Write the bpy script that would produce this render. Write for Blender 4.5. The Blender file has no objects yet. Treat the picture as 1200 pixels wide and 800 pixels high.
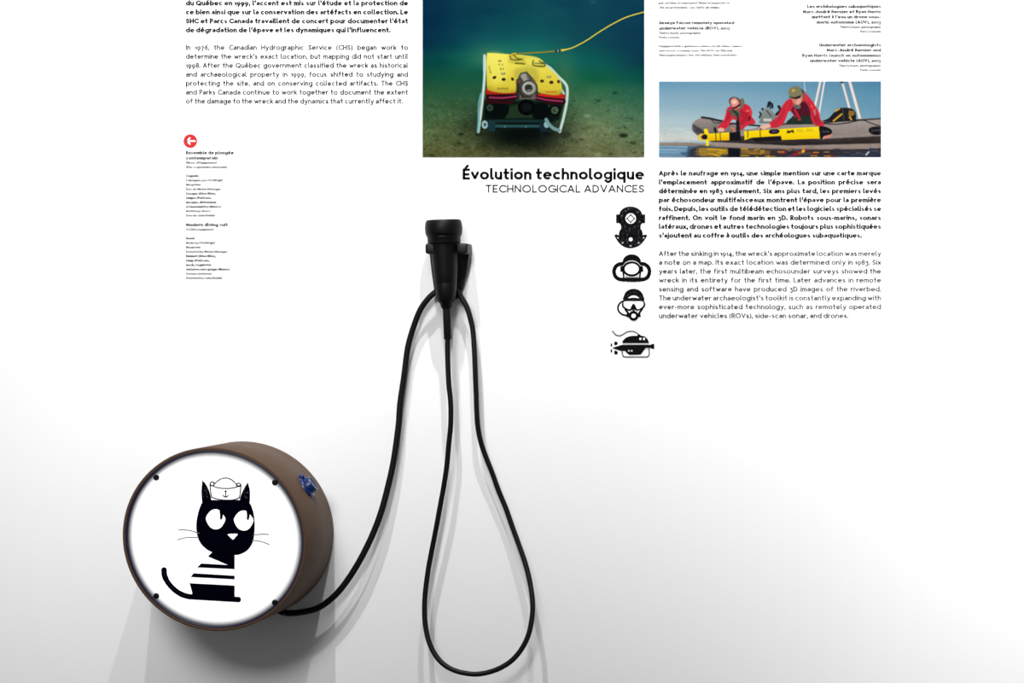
import bpy, bmesh, math, random
import numpy as np
from mathutils import Vector, Matrix
from mathutils.geometry import tessellate_polygon

SC = bpy.context.scene
COL = SC.collection

# ------------------------------------------------------------------ camera
# The wall is the plane y = 0, one photograph pixel on it is one millimetre.
# The photographer stands right of the lamp with a shifted lens.
D = 3.2                      # camera to wall
PX, PY = 1060.0, 372.0       # foot of the camera on the wall, in photo pixels


def wz(py):
    return 1.0 + (800.0 - py) / 1000.0


cam_data = bpy.data.cameras.new('camera')
cam = bpy.data.objects.new('camera', cam_data)
COL.objects.link(cam)
cam.location = (PX / 1000.0, -D, wz(PY))
cam.rotation_euler = (math.radians(90), 0, 0)
cam_data.sensor_width = 36.0
cam_data.lens = 36.0 * D / 1.2
cam_data.shift_x = -(PX - 600.0) / 1200.0
cam_data.shift_y = -(400.0 - PY) / 1200.0
cam_data.clip_start = 0.05
SC.camera = cam

# ------------------------------------------------------------------ world, lights, exposure
world = bpy.data.worlds.new('world')
SC.world = world
world.use_nodes = True
bg = world.node_tree.nodes['Background']
bg.inputs[0].default_value = (0.97, 0.98, 1.0, 1)
bg.inputs[1].default_value = 0.20

SC.view_settings.view_transform = 'Standard'
SC.view_settings.look = 'None'
SC.view_settings.gamma = 1.0
SC.view_settings.use_curve_mapping = False
SC.view_settings.exposure = 0.0


def aim(o, target):
    d = Vector(target) - o.location
    o.rotation_euler = d.to_track_quat('-Z', 'Y').to_euler()


def spot(name, loc, target, power, angle, blend, radius, color=(1, 1, 1)):
    L = bpy.data.lights.new(name, 'SPOT')
    L.energy = power
    L.spot_size = math.radians(angle)
    L.spot_blend = blend
    L.shadow_soft_size = radius
    L.color = color
    o = bpy.data.objects.new(name, L)
    COL.objects.link(o)
    o.location = loc
    aim(o, target)
    return o


def area(name, loc, target, power, size, color=(1, 1, 1)):
    L = bpy.data.lights.new(name, 'AREA')
    L.shape = 'DISK'
    L.size = size
    L.energy = power
    L.color = color
    o = bpy.data.objects.new(name, L)
    COL.objects.link(o)
    o.location = loc
    aim(o, target)
    return o


# two ceiling track spots close to the wall, two softer floods further out
spot('track_spot', (0.37, -0.80, 3.2), (0.63, 0, 1.20), 112, 39.2, 1.0, 0.012)
spot('track_spot', (0.79, -0.80, 3.2), (0.55, 0, 2.01), 142, 40.6, 1.0, 0.012)
spot('flood_lamp', (0.10, -2.11, 2.2), (-0.14, 0, 1.55), 226, 45.9, 1.0, 0.35)
spot('flood_lamp', (1.10, -1.95, 2.6), (1.47, 0, 1.53), 660, 40.0, 1.0, 0.60)

# ------------------------------------------------------------------ helpers


def s2l(c):
    out = []
    for v in c:
        v = v / 255.0
        out.append(v / 12.92 if v <= 0.04045 else ((v + 0.055) / 1.055) ** 2.4)
    return tuple(out)


def mat(name, rgb, rough=0.5, metal=0.0, spec=0.5, emit=0.0, coat=0.0):
    m = bpy.data.materials.new(name)
    m.use_nodes = True
    b = m.node_tree.nodes['Principled BSDF']
    c = s2l(rgb) + (1,)
    b.inputs['Base Color'].default_value = c
    b.inputs['Roughness'].default_value = rough
    b.inputs['Metallic'].default_value = metal
    b.inputs['Specular IOR Level'].default_value = spec
    b.inputs['Coat Weight'].default_value = coat
    if emit:
        b.inputs['Emission Color'].default_value = c
        b.inputs['Emission Strength'].default_value = emit
    return m


def add_bump(m, scale, strength, dist=0.001, detail=3):
    nt = m.node_tree
    n = nt.nodes.new('ShaderNodeTexNoise')
    n.inputs['Scale'].default_value = scale
    n.inputs['Detail'].default_value = detail
    tc = nt.nodes.new('ShaderNodeTexCoord')
    nt.links.new(tc.outputs['Object'], n.inputs['Vector'])
    bp = nt.nodes.new('ShaderNodeBump')
    bp.inputs['Strength'].default_value = strength
    bp.inputs['Distance'].default_value = dist
    nt.links.new(n.outputs['Fac'], bp.inputs['Height'])
    nt.links.new(bp.outputs['Normal'], nt.nodes['Principled BSDF'].inputs['Normal'])
    return n


def add_mottle(m, c1, c2, scale, lo=0.4, hi=0.6, detail=4):
    """base colour varies between two tones through noise"""
    nt = m.node_tree
    tc = nt.nodes.new('ShaderNodeTexCoord')
    n = nt.nodes.new('ShaderNodeTexNoise')
    n.inputs['Scale'].default_value = scale
    n.inputs['Detail'].default_value = detail
    nt.links.new(tc.outputs['Object'], n.inputs['Vector'])
    r = nt.nodes.new('ShaderNodeValToRGB')
    r.color_ramp.elements[0].position = lo
    r.color_ramp.elements[1].position = hi
    r.color_ramp.elements[0].color = s2l(c1) + (1,)
    r.color_ramp.elements[1].color = s2l(c2) + (1,)
    nt.links.new(n.outputs['Fac'], r.inputs['Fac'])
    nt.links.new(r.outputs['Color'], nt.nodes['Principled BSDF'].inputs['Base Color'])


def P(px, py, d=0.0):
    """world point that stands d metres off the wall at photo position (px, py)"""
    k = 1.0 - d / D
    return Vector(((PX + (px - PX) * k) / 1000.0, -d, wz(PY + (py - PY) * k)))


def link(name, me, mats, parent=None):
    o = bpy.data.objects.new(name, me)
    COL.objects.link(o)
    for m in (mats if isinstance(mats, (list, tuple)) else [mats]):
        me.materials.append(m)
    if parent:
        o.parent = parent
    return o


def obj(name, bm, m, parent=None, smooth=False, origin=None):
    me = bpy.data.meshes.new(name)
    bmesh.ops.recalc_face_normals(bm, faces=bm.faces[:])
    if origin is not None:
        bmesh.ops.translate(bm, verts=bm.verts[:], vec=-Vector(origin))
    bm.to_mesh(me)
    bm.free()
    if smooth:
        me.shade_smooth()
        if smooth != 'all':
            try:
                me.set_sharp_from_angle(angle=math.radians(smooth))
            except Exception:
                pass
    o = link(name, me, m, parent)
    if origin is not None:
        o.location = Vector(origin) - (parent.location if parent else Vector((0, 0, 0)))
    return o


def thing(name, loc, label, cat, group=None):
    o = bpy.data.objects.new(name, None)
    COL.objects.link(o)
    o.location = loc
    o.empty_display_size = 0.02
    return tag(o, label, cat, group)


def tag(o, label, cat, group=None):
    o['label'] = label
    o['category'] = cat
    if group:
        o['group'] = group
    return o


def box(bm, x0, x1, y0, y1, z0, z1, bev=0.0, seg=2):
    g = bmesh.ops.create_cube(bm, size=1.0)
    for v in g['verts']:
        v.co = Vector(((x0 + x1) / 2 + v.co.x * (x1 - x0), (y0 + y1) / 2 + v.co.y * (y1 - y0),
                       (z0 + z1) / 2 + v.co.z * (z1 - z0)))
    if bev:
        es = list({e for v in g['verts'] for e in v.link_edges})
        bmesh.ops.bevel(bm, geom=es, offset=bev, segments=seg, affect='EDGES', profile=0.5)


def lathe(bm, prof, M, n=96, close=False):
    """profile of (radius, height) turned around local z, placed by matrix M"""
    rings = []
    for r, h in prof:
        if r <= 1e-7:
            rings.append([bm.verts.new(M @ Vector((0, 0, h)))])
        else:
            rings.append([bm.verts.new(M @ Vector((r * math.cos(2 * math.pi * k / n),
                                                   r * math.sin(2 * math.pi * k / n), h))) for k in range(n)])
    pairs = list(zip(rings, rings[1:]))
    if close:
        pairs.append((rings[-1], rings[0]))
    for a, b in pairs:
        for k in range(n):
            k2 = (k + 1) % n
            if len(a) == 1 and len(b) == 1:
                continue
            if len(a) == 1:
                bm.faces.new((a[0], b[k], b[k2]))
            elif len(b) == 1:
                bm.faces.new((a[k], a[k2], b[0]))
            else:
                bm.faces.new((a[k], a[k2], b[k2], b[k]))


def catmull(pts, sub=6, closed=False):
    n = len(pts)
    out = []
    rng = n if closed else n - 1
    for i in range(rng):
        if closed:
            p0, p1, p2, p3 = pts[(i - 1) % n], pts[i], pts[(i + 1) % n], pts[(i + 2) % n]
        else:
            p1, p2 = pts[i], pts[i + 1]
            p0 = pts[i - 1] if i > 0 else tuple(2 * a - b for a, b in zip(p1, p2))
            p3 = pts[i + 2] if i + 2 < n else tuple(2 * b - a for a, b in zip(p1, p2))
        for s in range(sub):
            t = s / sub
            out.append(tuple(0.5 * ((2 * b) + (c - a) * t + (2 * a - 5 * b + 4 * c - d) * t * t +
                                    (-a + 3 * b - 3 * c + d) * t ** 3) for a, b, c, d in zip(p0, p1, p2, p3)))
    if not closed:
        out.append(tuple(pts[-1]))
    return out


def tube(bm, pts, radii, n=14):
    """round tube along a list of Vectors, parallel transport frame"""
    pts = [Vector(p) for p in pts]
    m = len(pts)
    tang = []
    for i in range(m):
        a = pts[max(i - 1, 0)]
        b = pts[min(i + 1, m - 1)]
        tang.append((b - a).normalized())
    up = Vector((0, 1, 0))
    if abs(tang[0].dot(up)) > 0.9:
        up = Vector((1, 0, 0))
    nrm = (up - tang[0] * up.dot(tang[0])).normalized()
    rings = []
    for i in range(m):
        nrm = (nrm - tang[i] * nrm.dot(tang[i])).normalized()
        bi = tang[i].cross(nrm)
        r = radii[i] if isinstance(radii, (list, tuple)) else radii
        rings.append([bm.verts.new(pts[i] + (nrm * math.cos(2 * math.pi * k / n) + bi * math.sin(2 * math.pi * k / n)) * r)
                      for k in range(n)])
    for a, b in zip(rings, rings[1:]):
        for k in range(n):
            bm.faces.new((a[k], a[(k + 1) % n], b[(k + 1) % n], b[k]))
    bm.faces.new(rings[0])
    bm.faces.new(rings[-1])


# ------------------------------------------------------------------ flat drawing: strokes and fills in photo pixels
class Flat:
    """collects flat shapes in 2-D, then lays them on a plane"""

    def __init__(self):
        self.v, self.f, self.m, self.lift = [], [], [], []
        self.pen = (1.0, 1.0)          # letters: uprights a little stronger than level strokes

    def stroke(self, pts, w, closed=False, mi=0, lift=0.0, cap=0.0):
        q = [pts[0]]
        for p in pts[1:]:
            if abs(p[0] - q[-1][0]) + abs(p[1] - q[-1][1]) > 1e-6:
                q.append(p)
        if closed and abs(q[0][0] - q[-1][0]) + abs(q[0][1] - q[-1][1]) < 1e-6:
            q.pop()
        n = len(q)
        if n < 2:
            return
        if cap and not closed:
            for (i, j) in ((0, 1), (-1, -2)):
                dx, dy = q[i][0] - q[j][0], q[i][1] - q[j][1]
                L = math.hypot(dx, dy)
                q[i] = (q[i][0] + dx / L * cap, q[i][1] + dy / L * cap)
        ws = w if isinstance(w, (list, tuple)) else [w] * n
        if not closed and n > 2 and not isinstance(w, (list, tuple)):
            for i in range(1, n - 1):              # split at sharp corners so that strokes keep their width
                ax, ay = q[i][0] - q[i - 1][0], q[i][1] - q[i - 1][1]
                bx, by = q[i + 1][0] - q[i][0], q[i + 1][1] - q[i][1]
                if ax * bx + ay * by < 0.1 * math.hypot(ax, ay) * math.hypot(bx, by):
                    la, lb = math.hypot(ax, ay), math.hypot(bx, by)
                    e = w * (.15 if ax * bx + ay * by < -.3 * la * lb else .5)
                    self.stroke(q[:i] + [(q[i][0] + ax / la * e, q[i][1] + ay / la * e)], w, mi=mi, lift=lift)
                    self.stroke([(q[i][0] - bx / lb * e, q[i][1] - by / lb * e)] + q[i + 1:], w, mi=mi, lift=lift)
                    return
        b = len(self.v)
        for i in range(n):
            a0 = q[i - 1] if (i > 0 or closed) else None
            a1 = q[(i + 1) % n] if (i < n - 1 or closed) else None
            ns = []
            for s, e in ((a0, q[i]), (q[i], a1)):
                if s is None or e is None:
                    continue
                dx, dy = e[0] - s[0], e[1] - s[1]
                L = math.hypot(dx, dy) or 1.0
                ns.append((-dy / L, dx / L))
            nx = sum(t[0] for t in ns) / len(ns)
            ny = sum(t[1] for t in ns) / len(ns)
            L2 = nx * nx + ny * ny
            k = 1.0 / max(L2, 0.30)
            h = ws[min(i, len(ws) - 1)] / 2 * k
            self.v.append((q[i][0] + nx * h * self.pen[0], q[i][1] + ny * h * self.pen[1]))
            self.v.append((q[i][0] - nx * h * self.pen[0], q[i][1] - ny * h * self.pen[1]))
            self.lift += [lift, lift]
        for i in range(n if closed else n - 1):
            j = (i + 1) % n
            self.f.append((b + 2 * i, b + 2 * i + 1, b + 2 * j + 1, b + 2 * j))
            self.m.append(mi)

    def fill(self, pts, mi=0, lift=0.0):
        b = len(self.v)
        self.v += [tuple(p[:2]) for p in pts]
        self.lift += [lift] * len(pts)
        for t in tessellate_polygon([[Vector((p[0], p[1], 0)) for p in pts]]):
            self.f.append(tuple(b + i for i in t))
            self.m.append(mi)

    def build(self, name, mats, d=0.0004, parent=None, thick=0.0):
        """d: how far off the wall the print lies"""
        pts = [P(x, y, d + l) for (x, y), l in zip(self.v, self.lift)]
        lo = Vector((min(p.x for p in pts), 0, min(p.z for p in pts)))
        hi = Vector((max(p.x for p in pts), 0, max(p.z for p in pts)))
        org = (lo + hi) / 2
        org.y = -d
        me = bpy.data.meshes.new(name)
        fs = []
        for f in self.f:                          # all faces look at the room (-y)
            a, bb, c = pts[f[0]], pts[f[1]], pts[f[2]]
            area2 = (bb.x - a.x) * (c.z - a.z) - (c.x - a.x) * (bb.z - a.z)
            fs.append(f if area2 > 0 else f[::-1])
        me.from_pydata([tuple(p - org) for p in pts], [], fs)
        o = link(name, me, mats, parent)
        me.polygons.foreach_set('material_index', self.m)
        o.location = org - (parent.location if parent else Vector((0, 0, 0)))
        return o


def ell(cx, cy, rx, ry=None, a0=0, a1=360, n=28):
    ry = rx if ry is None else ry
    full = abs(a1 - a0) >= 360
    m = n if full else n + 1
    return [(cx + rx * math.cos(math.radians(a0 + (a1 - a0) * i / n)),
             cy + ry * math.sin(math.radians(a0 + (a1 - a0) * i / n))) for i in range(m)]


def fr(ox, oy, s, pts):
    """points read in a zoomed crop -> photo pixels"""
    return [(ox + p[0] / s, oy + p[1] / s) for p in pts]


# ------------------------------------------------------------------ stroke alphabet (cap height 1, x-height .72, y up)
X = 0.72


def A(cx, cy, rx, ry, a0, a1, n=None):
    n = n or max(3, int(abs(a1 - a0) / 22))
    return [(cx + rx * math.cos(math.radians(a0 + (a1 - a0) * i / n)),
             cy + ry * math.sin(math.radians(a0 + (a1 - a0) * i / n))) for i in range(n + 1)]


C360 = A(.34, .36, .34, .36, 0, 360, 18)
G = {}
G['o'] = (.68, [C360])
G['c'] = (.54, [A(.34, .36, .34, .36, 48, 312)])
G['e'] = (.66, [[(.01, .37), (.65, .37)], A(.33, .36, .33, .36, 3, 318)])
G['a'] = (.50, [A(.26, .46, .24, .26, 150, 0) + [(.50, 0)], [(.50, .41), (.24, .41)] + A(.22, .205, .22, .205, 90, 270) + [(.26, 0), (.40, .06), (.50, .18)]])
G['b'] = (.66, [[(0, 0), (0, 1.04)], A(.33, .36, .33, .36, 0, 360, 16)])
G['d'] = (.66, [[(.66, 0), (.66, 1.04)], A(.33, .36, .33, .36, 0, 360, 16)])
G['p'] = (.66, [[(0, -.3), (0, .72)], A(.33, .36, .33, .36, 0, 360, 16)])
G['q'] = (.66, [[(.66, -.3), (.66, .72)], A(.33, .36, .33, .36, 0, 360, 16)])
G['g'] = (.64, [[(.64, .72), (.64, -.04)] + A(.34, -.04, .30, .27, 0, -145), A(.32, .37, .32, .35, 0, 360, 16)])
G['h'] = (.52, [[(0, 0), (0, 1.04)], [(0, .40)] + A(.26, .44, .26, .28, 165, 0) + [(.52, 0)]])
G['n'] = (.52, [[(0, 0), (0, .72)], [(0, .40)] + A(.26, .44, .26, .28, 165, 0) + [(.52, 0)]])
G['m'] = (.86, [[(0, 0), (0, .72)], [(0, .42)] + A(.215, .48, .215, .24, 165, 0) + [(.43, 0)],
                [(.43, .42)] + A(.645, .48, .215, .24, 165, 0) + [(.86, 0)]])
G['u'] = (.52, [[(0, .72)] + A(.26, .28, .26, .28, 180, 345) + [(.52, .34)], [(.52, .72), (.52, 0)]])
G['r'] = (.32, [[(0, 0), (0, .72)], [(0, .38)] + A(.26, .42, .26, .30, 165, 75)])
G['i'] = (.0, [[(0, 0), (0, .72)], [(0, 1.015), (0, 1.025)]])
G['j'] = (.0, [[(0, .72), (0, -.08)] + A(-.16, -.08, .16, .2, 0, -90), [(0, 1.015), (0, 1.025)]])
G['l'] = (.12, [[(0, 1.04), (0, .14)] + A(.14, .14, .14, .14, 180, 270)])
G['k'] = (.48, [[(0, 0), (0, 1.04)], [(.45, .72), (.02, .32)], [(.15, .44), (.50, 0)]])
G['s'] = (.44, [catmull([(.42, .62), (.24, .72), (.05, .62), (.08, .43), (.34, .31), (.43, .15), (.22, 0), (0, .10)], 3)])
G['t'] = (.38, [[(.14, 1.0), (.14, .16)] + A(.30, .16, .16, .16, 180, 285), [(0, .72), (.38, .72)]])
G['f'] = (.36, [[(.13, 0), (.13, .84)] + A(.31, .84, .18, .2, 180, 75), [(0, .70), (.35, .70)]])
G['v'] = (.56, [[(0, .72), (.28, 0), (.56, .72)]])
G['w'] = (.88, [[(0, .72), (.23, 0), (.44, .66), (.65, 0), (.88, .72)]])
G['x'] = (.52, [[(0, 0), (.50, .72)], [(.02, .72), (.52, 0)]])
G['y'] = (.56, [[(0, .72), (.29, .04)], [(.56, .72), (.22, -.20), (.12, -.29), (.02, -.28)]])
G['z'] = (.46, [[(0, .72), (.44, .72), (.02, 0), (.46, 0)]])
G['A'] = (.76, [[(0, 0), (.38, 1), (.76, 0)], [(.13, .31), (.63, .31)]])
G['B'] = (.52, [[(0, .54), (.26, .54)] + A(.26, .77, .22, .23, -90, 90) + [(0, 1), (0, 0), (.28, 0)] + A(.28, .27, .24, .27, -90, 90)])
G['C'] = (.74, [A(.48, .5, .48, .5, 46, 314)])
G['D'] = (.70, [[(0, 0), (0, 1), (.22, 1)] + A(.22, .5, .48, .5, 90, -90) + [(0, 0)]])
G['E'] = (.50, [[(.50, 1), (0, 1), (0, 0), (.50, 0)], [(0, .52), (.44, .52)]])
G['F'] = (.48, [[(.48, 1), (0, 1), (0, 0)], [(0, .5), (.42, .5)]])
G['G'] = (.82, [A(.48, .5, .48, .5, 46, 350) + [(.94, .48), (.56, .48)]])
G['H'] = (.66, [[(0, 0), (0, 1)], [(.66, 0), (.66, 1)], [(0, .52), (.66, .52)]])
G['I'] = (.0, [[(0, 0), (0, 1)]])
G['J'] = (.30, [[(.30, 1), (.30, .2)] + A(.1, .2, .2, .2, 0, -110)])
G['L'] = (.46, [[(0, 1), (0, 0), (.46, 0)]])
G['M'] = (.82, [[(0, 0), (.06, 1), (.41, .22), (.76, 1), (.82, 0)]])
G['N'] = (.68, [[(0, 0), (0, 1), (.68, 0), (.68, 1)]])
G['O'] = (.98, [A(.49, .5, .49, .5, 0, 360, 22)])
G['Q'] = (.98, [A(.49, .5, .49, .5, 0, 360, 22), [(.58, .26), (.95, -.08)]])
G['P'] = (.50, [[(0, 0), (0, 1), (.24, 1)] + A(.24, .73, .27, .27, 90, -90) + [(0, .46)]])
G['R'] = (.52, [[(0, 0), (0, 1), (.24, 1)] + A(.24, .74, .26, .26, 90, -90) + [(0, .48)], [(.24, .48), (.54, 0)]])
G['S'] = (.54, [catmull([(.52, .84), (.30, 1), (.06, .86), (.08, .62), (.42, .44), (.54, .22), (.28, 0), (0, .14)], 3)])
G['T'] = (.62, [[(0, 1), (.62, 1)], [(.31, 1), (.31, 0)]])
G['U'] = (.62, [[(0, 1)] + A(.31, .31, .31, .31, 180, 360) + [(.62, 1)]])
G['V'] = (.74, [[(0, 1), (.37, 0), (.74, 1)]])
G['W'] = (1.1, [[(0, 1), (.28, 0), (.55, .95), (.82, 0), (1.1, 1)]])
G['0'] = (.64, [A(.32, .36, .32, .36, 0, 360, 16)])
G['1'] = (.18, [[(0, .56), (.18, .72), (.18, 0)]])
G['2'] = (.48, [A(.23, .50, .21, .22, 160, 0) + [(.40, .38), (0, 0), (.48, 0)]])
G['3'] = (.46, [[(.02, .72), (.42, .72), (.18, .40)] + A(.2, .06, .26, .34, 90, -140)])
G['4'] = (.54, [[(.42, -.28), (.42, .72), (0, .02), (.56, .02)]])
G['6'] = (.56, [[(.44, 1.02), (.10, .52)] + A(.28, .32, .28, .32, 140, 500, 14)])
G['7'] = (.48, [[(0, .72), (.48, .72), (.14, -.28)]])
G['8'] = (.54, [A(.27, .76, .22, .24, 0, 360, 12), A(.27, .27, .27, .27, 0, 360, 14)])
G['9'] = (.56, [A(.28, .40, .28, .32, 0, 360, 14), [(.53, .26), (.14, -.28)]])
G['-'] = (.26, [[(0, .36), (.26, .36)]])
G['.'] = (.0, [[(0, -.02), (0, .08)]])
G[','] = (.04, [[(.04, .08), (0, -.14)]])
G["'"] = (.02, [[(.03, 1.04), (0, .78)]])
G['('] = (.18, [A(.40, .40, .40, .64, 130, 230)])
G[')'] = (.18, [A(-.22, .40, .40, .64, 50, -50)])
G['['] = (.14, [[(.14, 1.05), (0, 1.05), (0, -.2), (.14, -.2)]])
for base, acc, ch, cx in (('e', 'a', 'é', .33), ('e', 'g', 'è', .33), ('e', 'c', 'ê', .33), ('a', 'g', 'à', .25),
                          ('o', 'c', 'ô', .34), ('E', 'A', 'É', .26)):
    st = {'a': [(cx - .07, .88), (cx + .10, 1.06)], 'g': [(cx - .10, 1.06), (cx + .07, .88)],
          'c': [(cx - .15, .88), (cx, 1.03), (cx + .15, .88)], 'A': [(cx - .06, 1.17), (cx + .12, 1.35)]}[acc]
    G[ch] = (G[base][0], G[base][1] + [st])


FAC = {('e', 0): .68, ('a', 1): .78, ('a', 0): .9, ('s', 0): .82, ('g', 1): .92, ('S', 0): .9, ('B', 0): .85, ('8', 1): .85, ('3', 0): .9}
BASE = {'é': 'e', 'è': 'e', 'ê': 'e', 'à': 'a'}


def glyph_pts(pts, w, W):
    """inset the skeleton by half a stroke so that heights stay the same at every weight"""
    out = []
    for x, y in pts:
        if 0 <= y <= X:
            y2 = y * (X - w) / X + w / 2
        elif y < 0:
            y2 = y + w / 2
        else:
            y2 = X - w / 2 + (y - X)
        out.append((x, y2))
    return out


def natural(text, w, sb=.085, space=.34):
    adv = 0
    for ch in text:
        if ch == ' ':
            adv += space
        else:
            adv += G[ch][0] + w + 2 * sb * (1.0 - 0.6 * w)
    return adv - 2 * sb * (1 - .6 * w)


def write(F, text, x0, base, cap, w, hs=1.0, space=.34, sb=.085, mi=0):
    x = -sb * (1 - .6 * w)
    for ch in text:
        if ch == ' ':
            x += space
            continue
        W, strokes = G[ch]
        bx = x + sb * (1 - .6 * w) + w / 2
        for si, s in enumerate(strokes):
            ww = w * (FAC.get((BASE.get(ch, ch), si), 1.0) if w > .17 else 1.0)
            closed = len(s) > 6 and abs(s[0][0] - s[-1][0]) < 1e-4 and abs(s[0][1] - s[-1][1]) < 1e-4
            vert = glyph_pts(s, w, W)
            # square ends so that stems reach full height
            F.stroke([(x0 + (bx + px) * cap * hs, base - py * cap) for px, py in vert], ww * cap, closed=closed, mi=mi,
                     cap=0 if (closed or (BASE.get(ch, ch) in 'eacs' and si == (1 if ch in 'eéèê' else 0))) else w * cap * .5)
        x += W + w + 2 * sb * (1 - .6 * w)


def fit_line(F, text, x0, x1, base, cap, w, mi=0):
    """whole line stretched to end at x1"""
    n = natural(text, w)
    write(F, text, x0, base, cap, w, hs=(x1 - x0) / (n * cap), mi=mi)


def justify(F, lines, x0, x1, last_x1, bases, cap, w, mi=0):
    hs = (last_x1 - x0) / (natural(lines[-1], w) * cap)
    for i, t in enumerate(lines):
        end = last_x1 if i == len(lines) - 1 else x1
        ns = t.count(' ')
        body = natural(t, w, space=0)
        h = hs
        sp = ((end - x0) / (cap * h) - body) / ns
        if sp < .26:
            h = (end - x0) / ((body + .26 * ns) * cap)
            sp = .26
        elif sp > .95:
            h = (end - x0) / ((body + .95 * ns) * cap)
            sp = .95
        write(F, t, x0, bases[i], cap, w, hs=h, space=sp, mi=mi)


# ------------------------------------------------------------------ materials
M_WALL = mat('white_wall_paint', (232, 232, 233), 0.75, spec=0.25)
add_bump(M_WALL, 380, 0.12, 0.0006)
M_FLOOR = mat('grey_floor', (120, 118, 115), 0.5)
add_bump(M_FLOOR, 60, 0.1)
M_INK = mat('black_vinyl', (12, 12, 13), 0.8, spec=0.03)
M_INK_L = mat('dark_grey_vinyl', (50, 50, 52), 0.8, spec=0.03)
M_INK_I = mat('worn_black_vinyl', (24, 24, 26), 0.8, spec=0.03)
add_mottle(M_INK_I, (12, 12, 14), (62, 62, 64), 380, .52, .76)
M_INK_GREY = mat('mid_grey_vinyl', (96, 98, 100), 0.6, spec=0.2)
M_RED = mat('red_vinyl', (184, 28, 24), 0.55, spec=0.2)
M_WHITE = mat('white_vinyl', (238, 238, 238), 0.6, spec=0.2)
M_SILVER = mat('pale_grey_vinyl', (175, 177, 178), 0.6, spec=0.2)

# ------------------------------------------------------------------ structure
bm = bmesh.new()
box(bm, -2.6, 3.8, 0.0, 0.12, 0.0, 3.6)
w = obj('wall_back', bm, M_WALL)
w['kind'] = 'structure'
bm = bmesh.new()
box(bm, -2.6, 3.8, -4.6, 0.12, -0.1, 0.0)
w = obj('floor', bm, M_FLOOR)
w['kind'] = 'structure'

# ------------------------------------------------------------------ wall lettering
BOLD, LIGHT = .235, .165


def lettering(name, fn, mats, label, cat, group=None):
    pen = {'caption': (1.0, .78), 'text': (1.12, .82)}.get(cat, (1.08, .92))
    F = Flat()
    F.pen = pen
    fn(F)
    o = F.build(name, mats)
    return tag(o, label, cat, group)


lettering('paragraph_lettering', lambda F: justify(F, [
    "du Québec en 1999, l'accent est mis sur l'étude et la protection de",
    "ce bien ainsi que sur la conservation des artéfacts en collection. Le",
    "SHC et Parcs Canada travaillent de concert pour documenter l'état",
    "de dégradation de l'épave et les dynamiques qui l'influencent."],
    218, 478, 457.5, (6.3, 16.8, 27.3, 37.8), 5.9, BOLD), M_INK,
    'bold black French paragraph at the top left, cut by the upper edge', 'text')
lettering('paragraph_lettering', lambda F: justify(F, [
    "In 1976, the Canadian Hydrographic Service (CHS) began work to",
    "determine the wreck's exact location, but mapping did not start until",
    "1998. After the Québec government classified the wreck as historical",
    "and archaeological property in 1999, focus shifted to studying and",
    "protecting the site, and on conserving collected artifacts. The CHS",
    "and Parks Canada continue to work together to document the extent",
    "of the damage to the wreck and the dynamics that currently affect it."],
    218, 478, 472, (58.3, 68.8, 79.3, 89.8, 100.3, 110.7, 121.2), 5.9, LIGHT), M_INK_L,
    'thin grey English paragraph starting with In 1976, above the red arrow', 'text')
lettering('paragraph_lettering', lambda F: justify(F, [
    "Après le naufrage en 1914, une simple mention sur une carte marque",
    "l'emplacement approximatif de l'épave. La position précise sera",
    "déterminée en 1983 seulement. Six ans plus tard, les premiers levés",
    "par échosondeur multifaisceaux montrent l'épave pour la première",
    "fois. Depuis, les outils de télédétection et les logiciels spécialisés se",
    "raffinent. On voit le fond marin en 3D. Robots sous-marins, sonars",
    "latéraux, drones et autres technologies toujours plus sophistiquées",
    "s'ajoutent au coffre à outils des archéologues subaquatiques."],
    772.3, 1032.3, 1009.7, (205.6, 216.1, 226.5, 236.9, 247.3, 257.8, 268.1, 278.5), 5.9, BOLD), M_INK,
    'bold black French paragraph directly under the photograph of two people in a boat', 'text')
lettering('paragraph_lettering', lambda F: justify(F, [
    "After the sinking in 1914, the wreck's approximate location was merely",
    "a note on a map. Its exact location was determined only in 1983. Six",
    "years later, the first multibeam echosounder surveys showed the",
    "wreck in its entirety for the first time. Later advances in remote",
    "sensing and software have produced 3D images of the riverbed.",
    "The underwater archaeologist's toolkit is constantly expanding with",
    "ever-more sophisticated technology, such as remotely operated",
    "underwater vehicles (ROVs), side-scan sonar, and drones."],
    772.3, 1032.3, 994, (299.8, 310.1, 320.5, 330.9, 341.4, 351.8, 362.2, 372.6), 5.9, LIGHT), M_INK_L,
    'thin grey English paragraph lowest in the right column, beside the icons', 'text')

lettering('title_lettering', lambda F: fit_line(F, "Évolution technologique", 542.4, 754.6, 210.2, 12.9, .21), M_INK,
          'large bold black French title under the underwater photograph', 'title')
lettering('title_lettering', lambda F: fit_line(F, "TECHNOLOGICAL ADVANCES", 569, 754.8, 225.4, 9.0, .15), M_INK_L,
          'thin capital English title under the bold French one', 'title')


def cap_lines(F, rows, right=None):
    for t, e, b, cap, wt in rows:
        wgt = {'B': .25, 'b': .26, 'l': .22}[wt]
        if right is None:
            fit_line(F, t, rows_x, e, b, cap, wgt, mi=0 if wt in 'Bb' else 1)
        else:
            fit_line(F, t, e, right, b, cap, wgt, mi=0 if wt in 'Bb' else 1)


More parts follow.
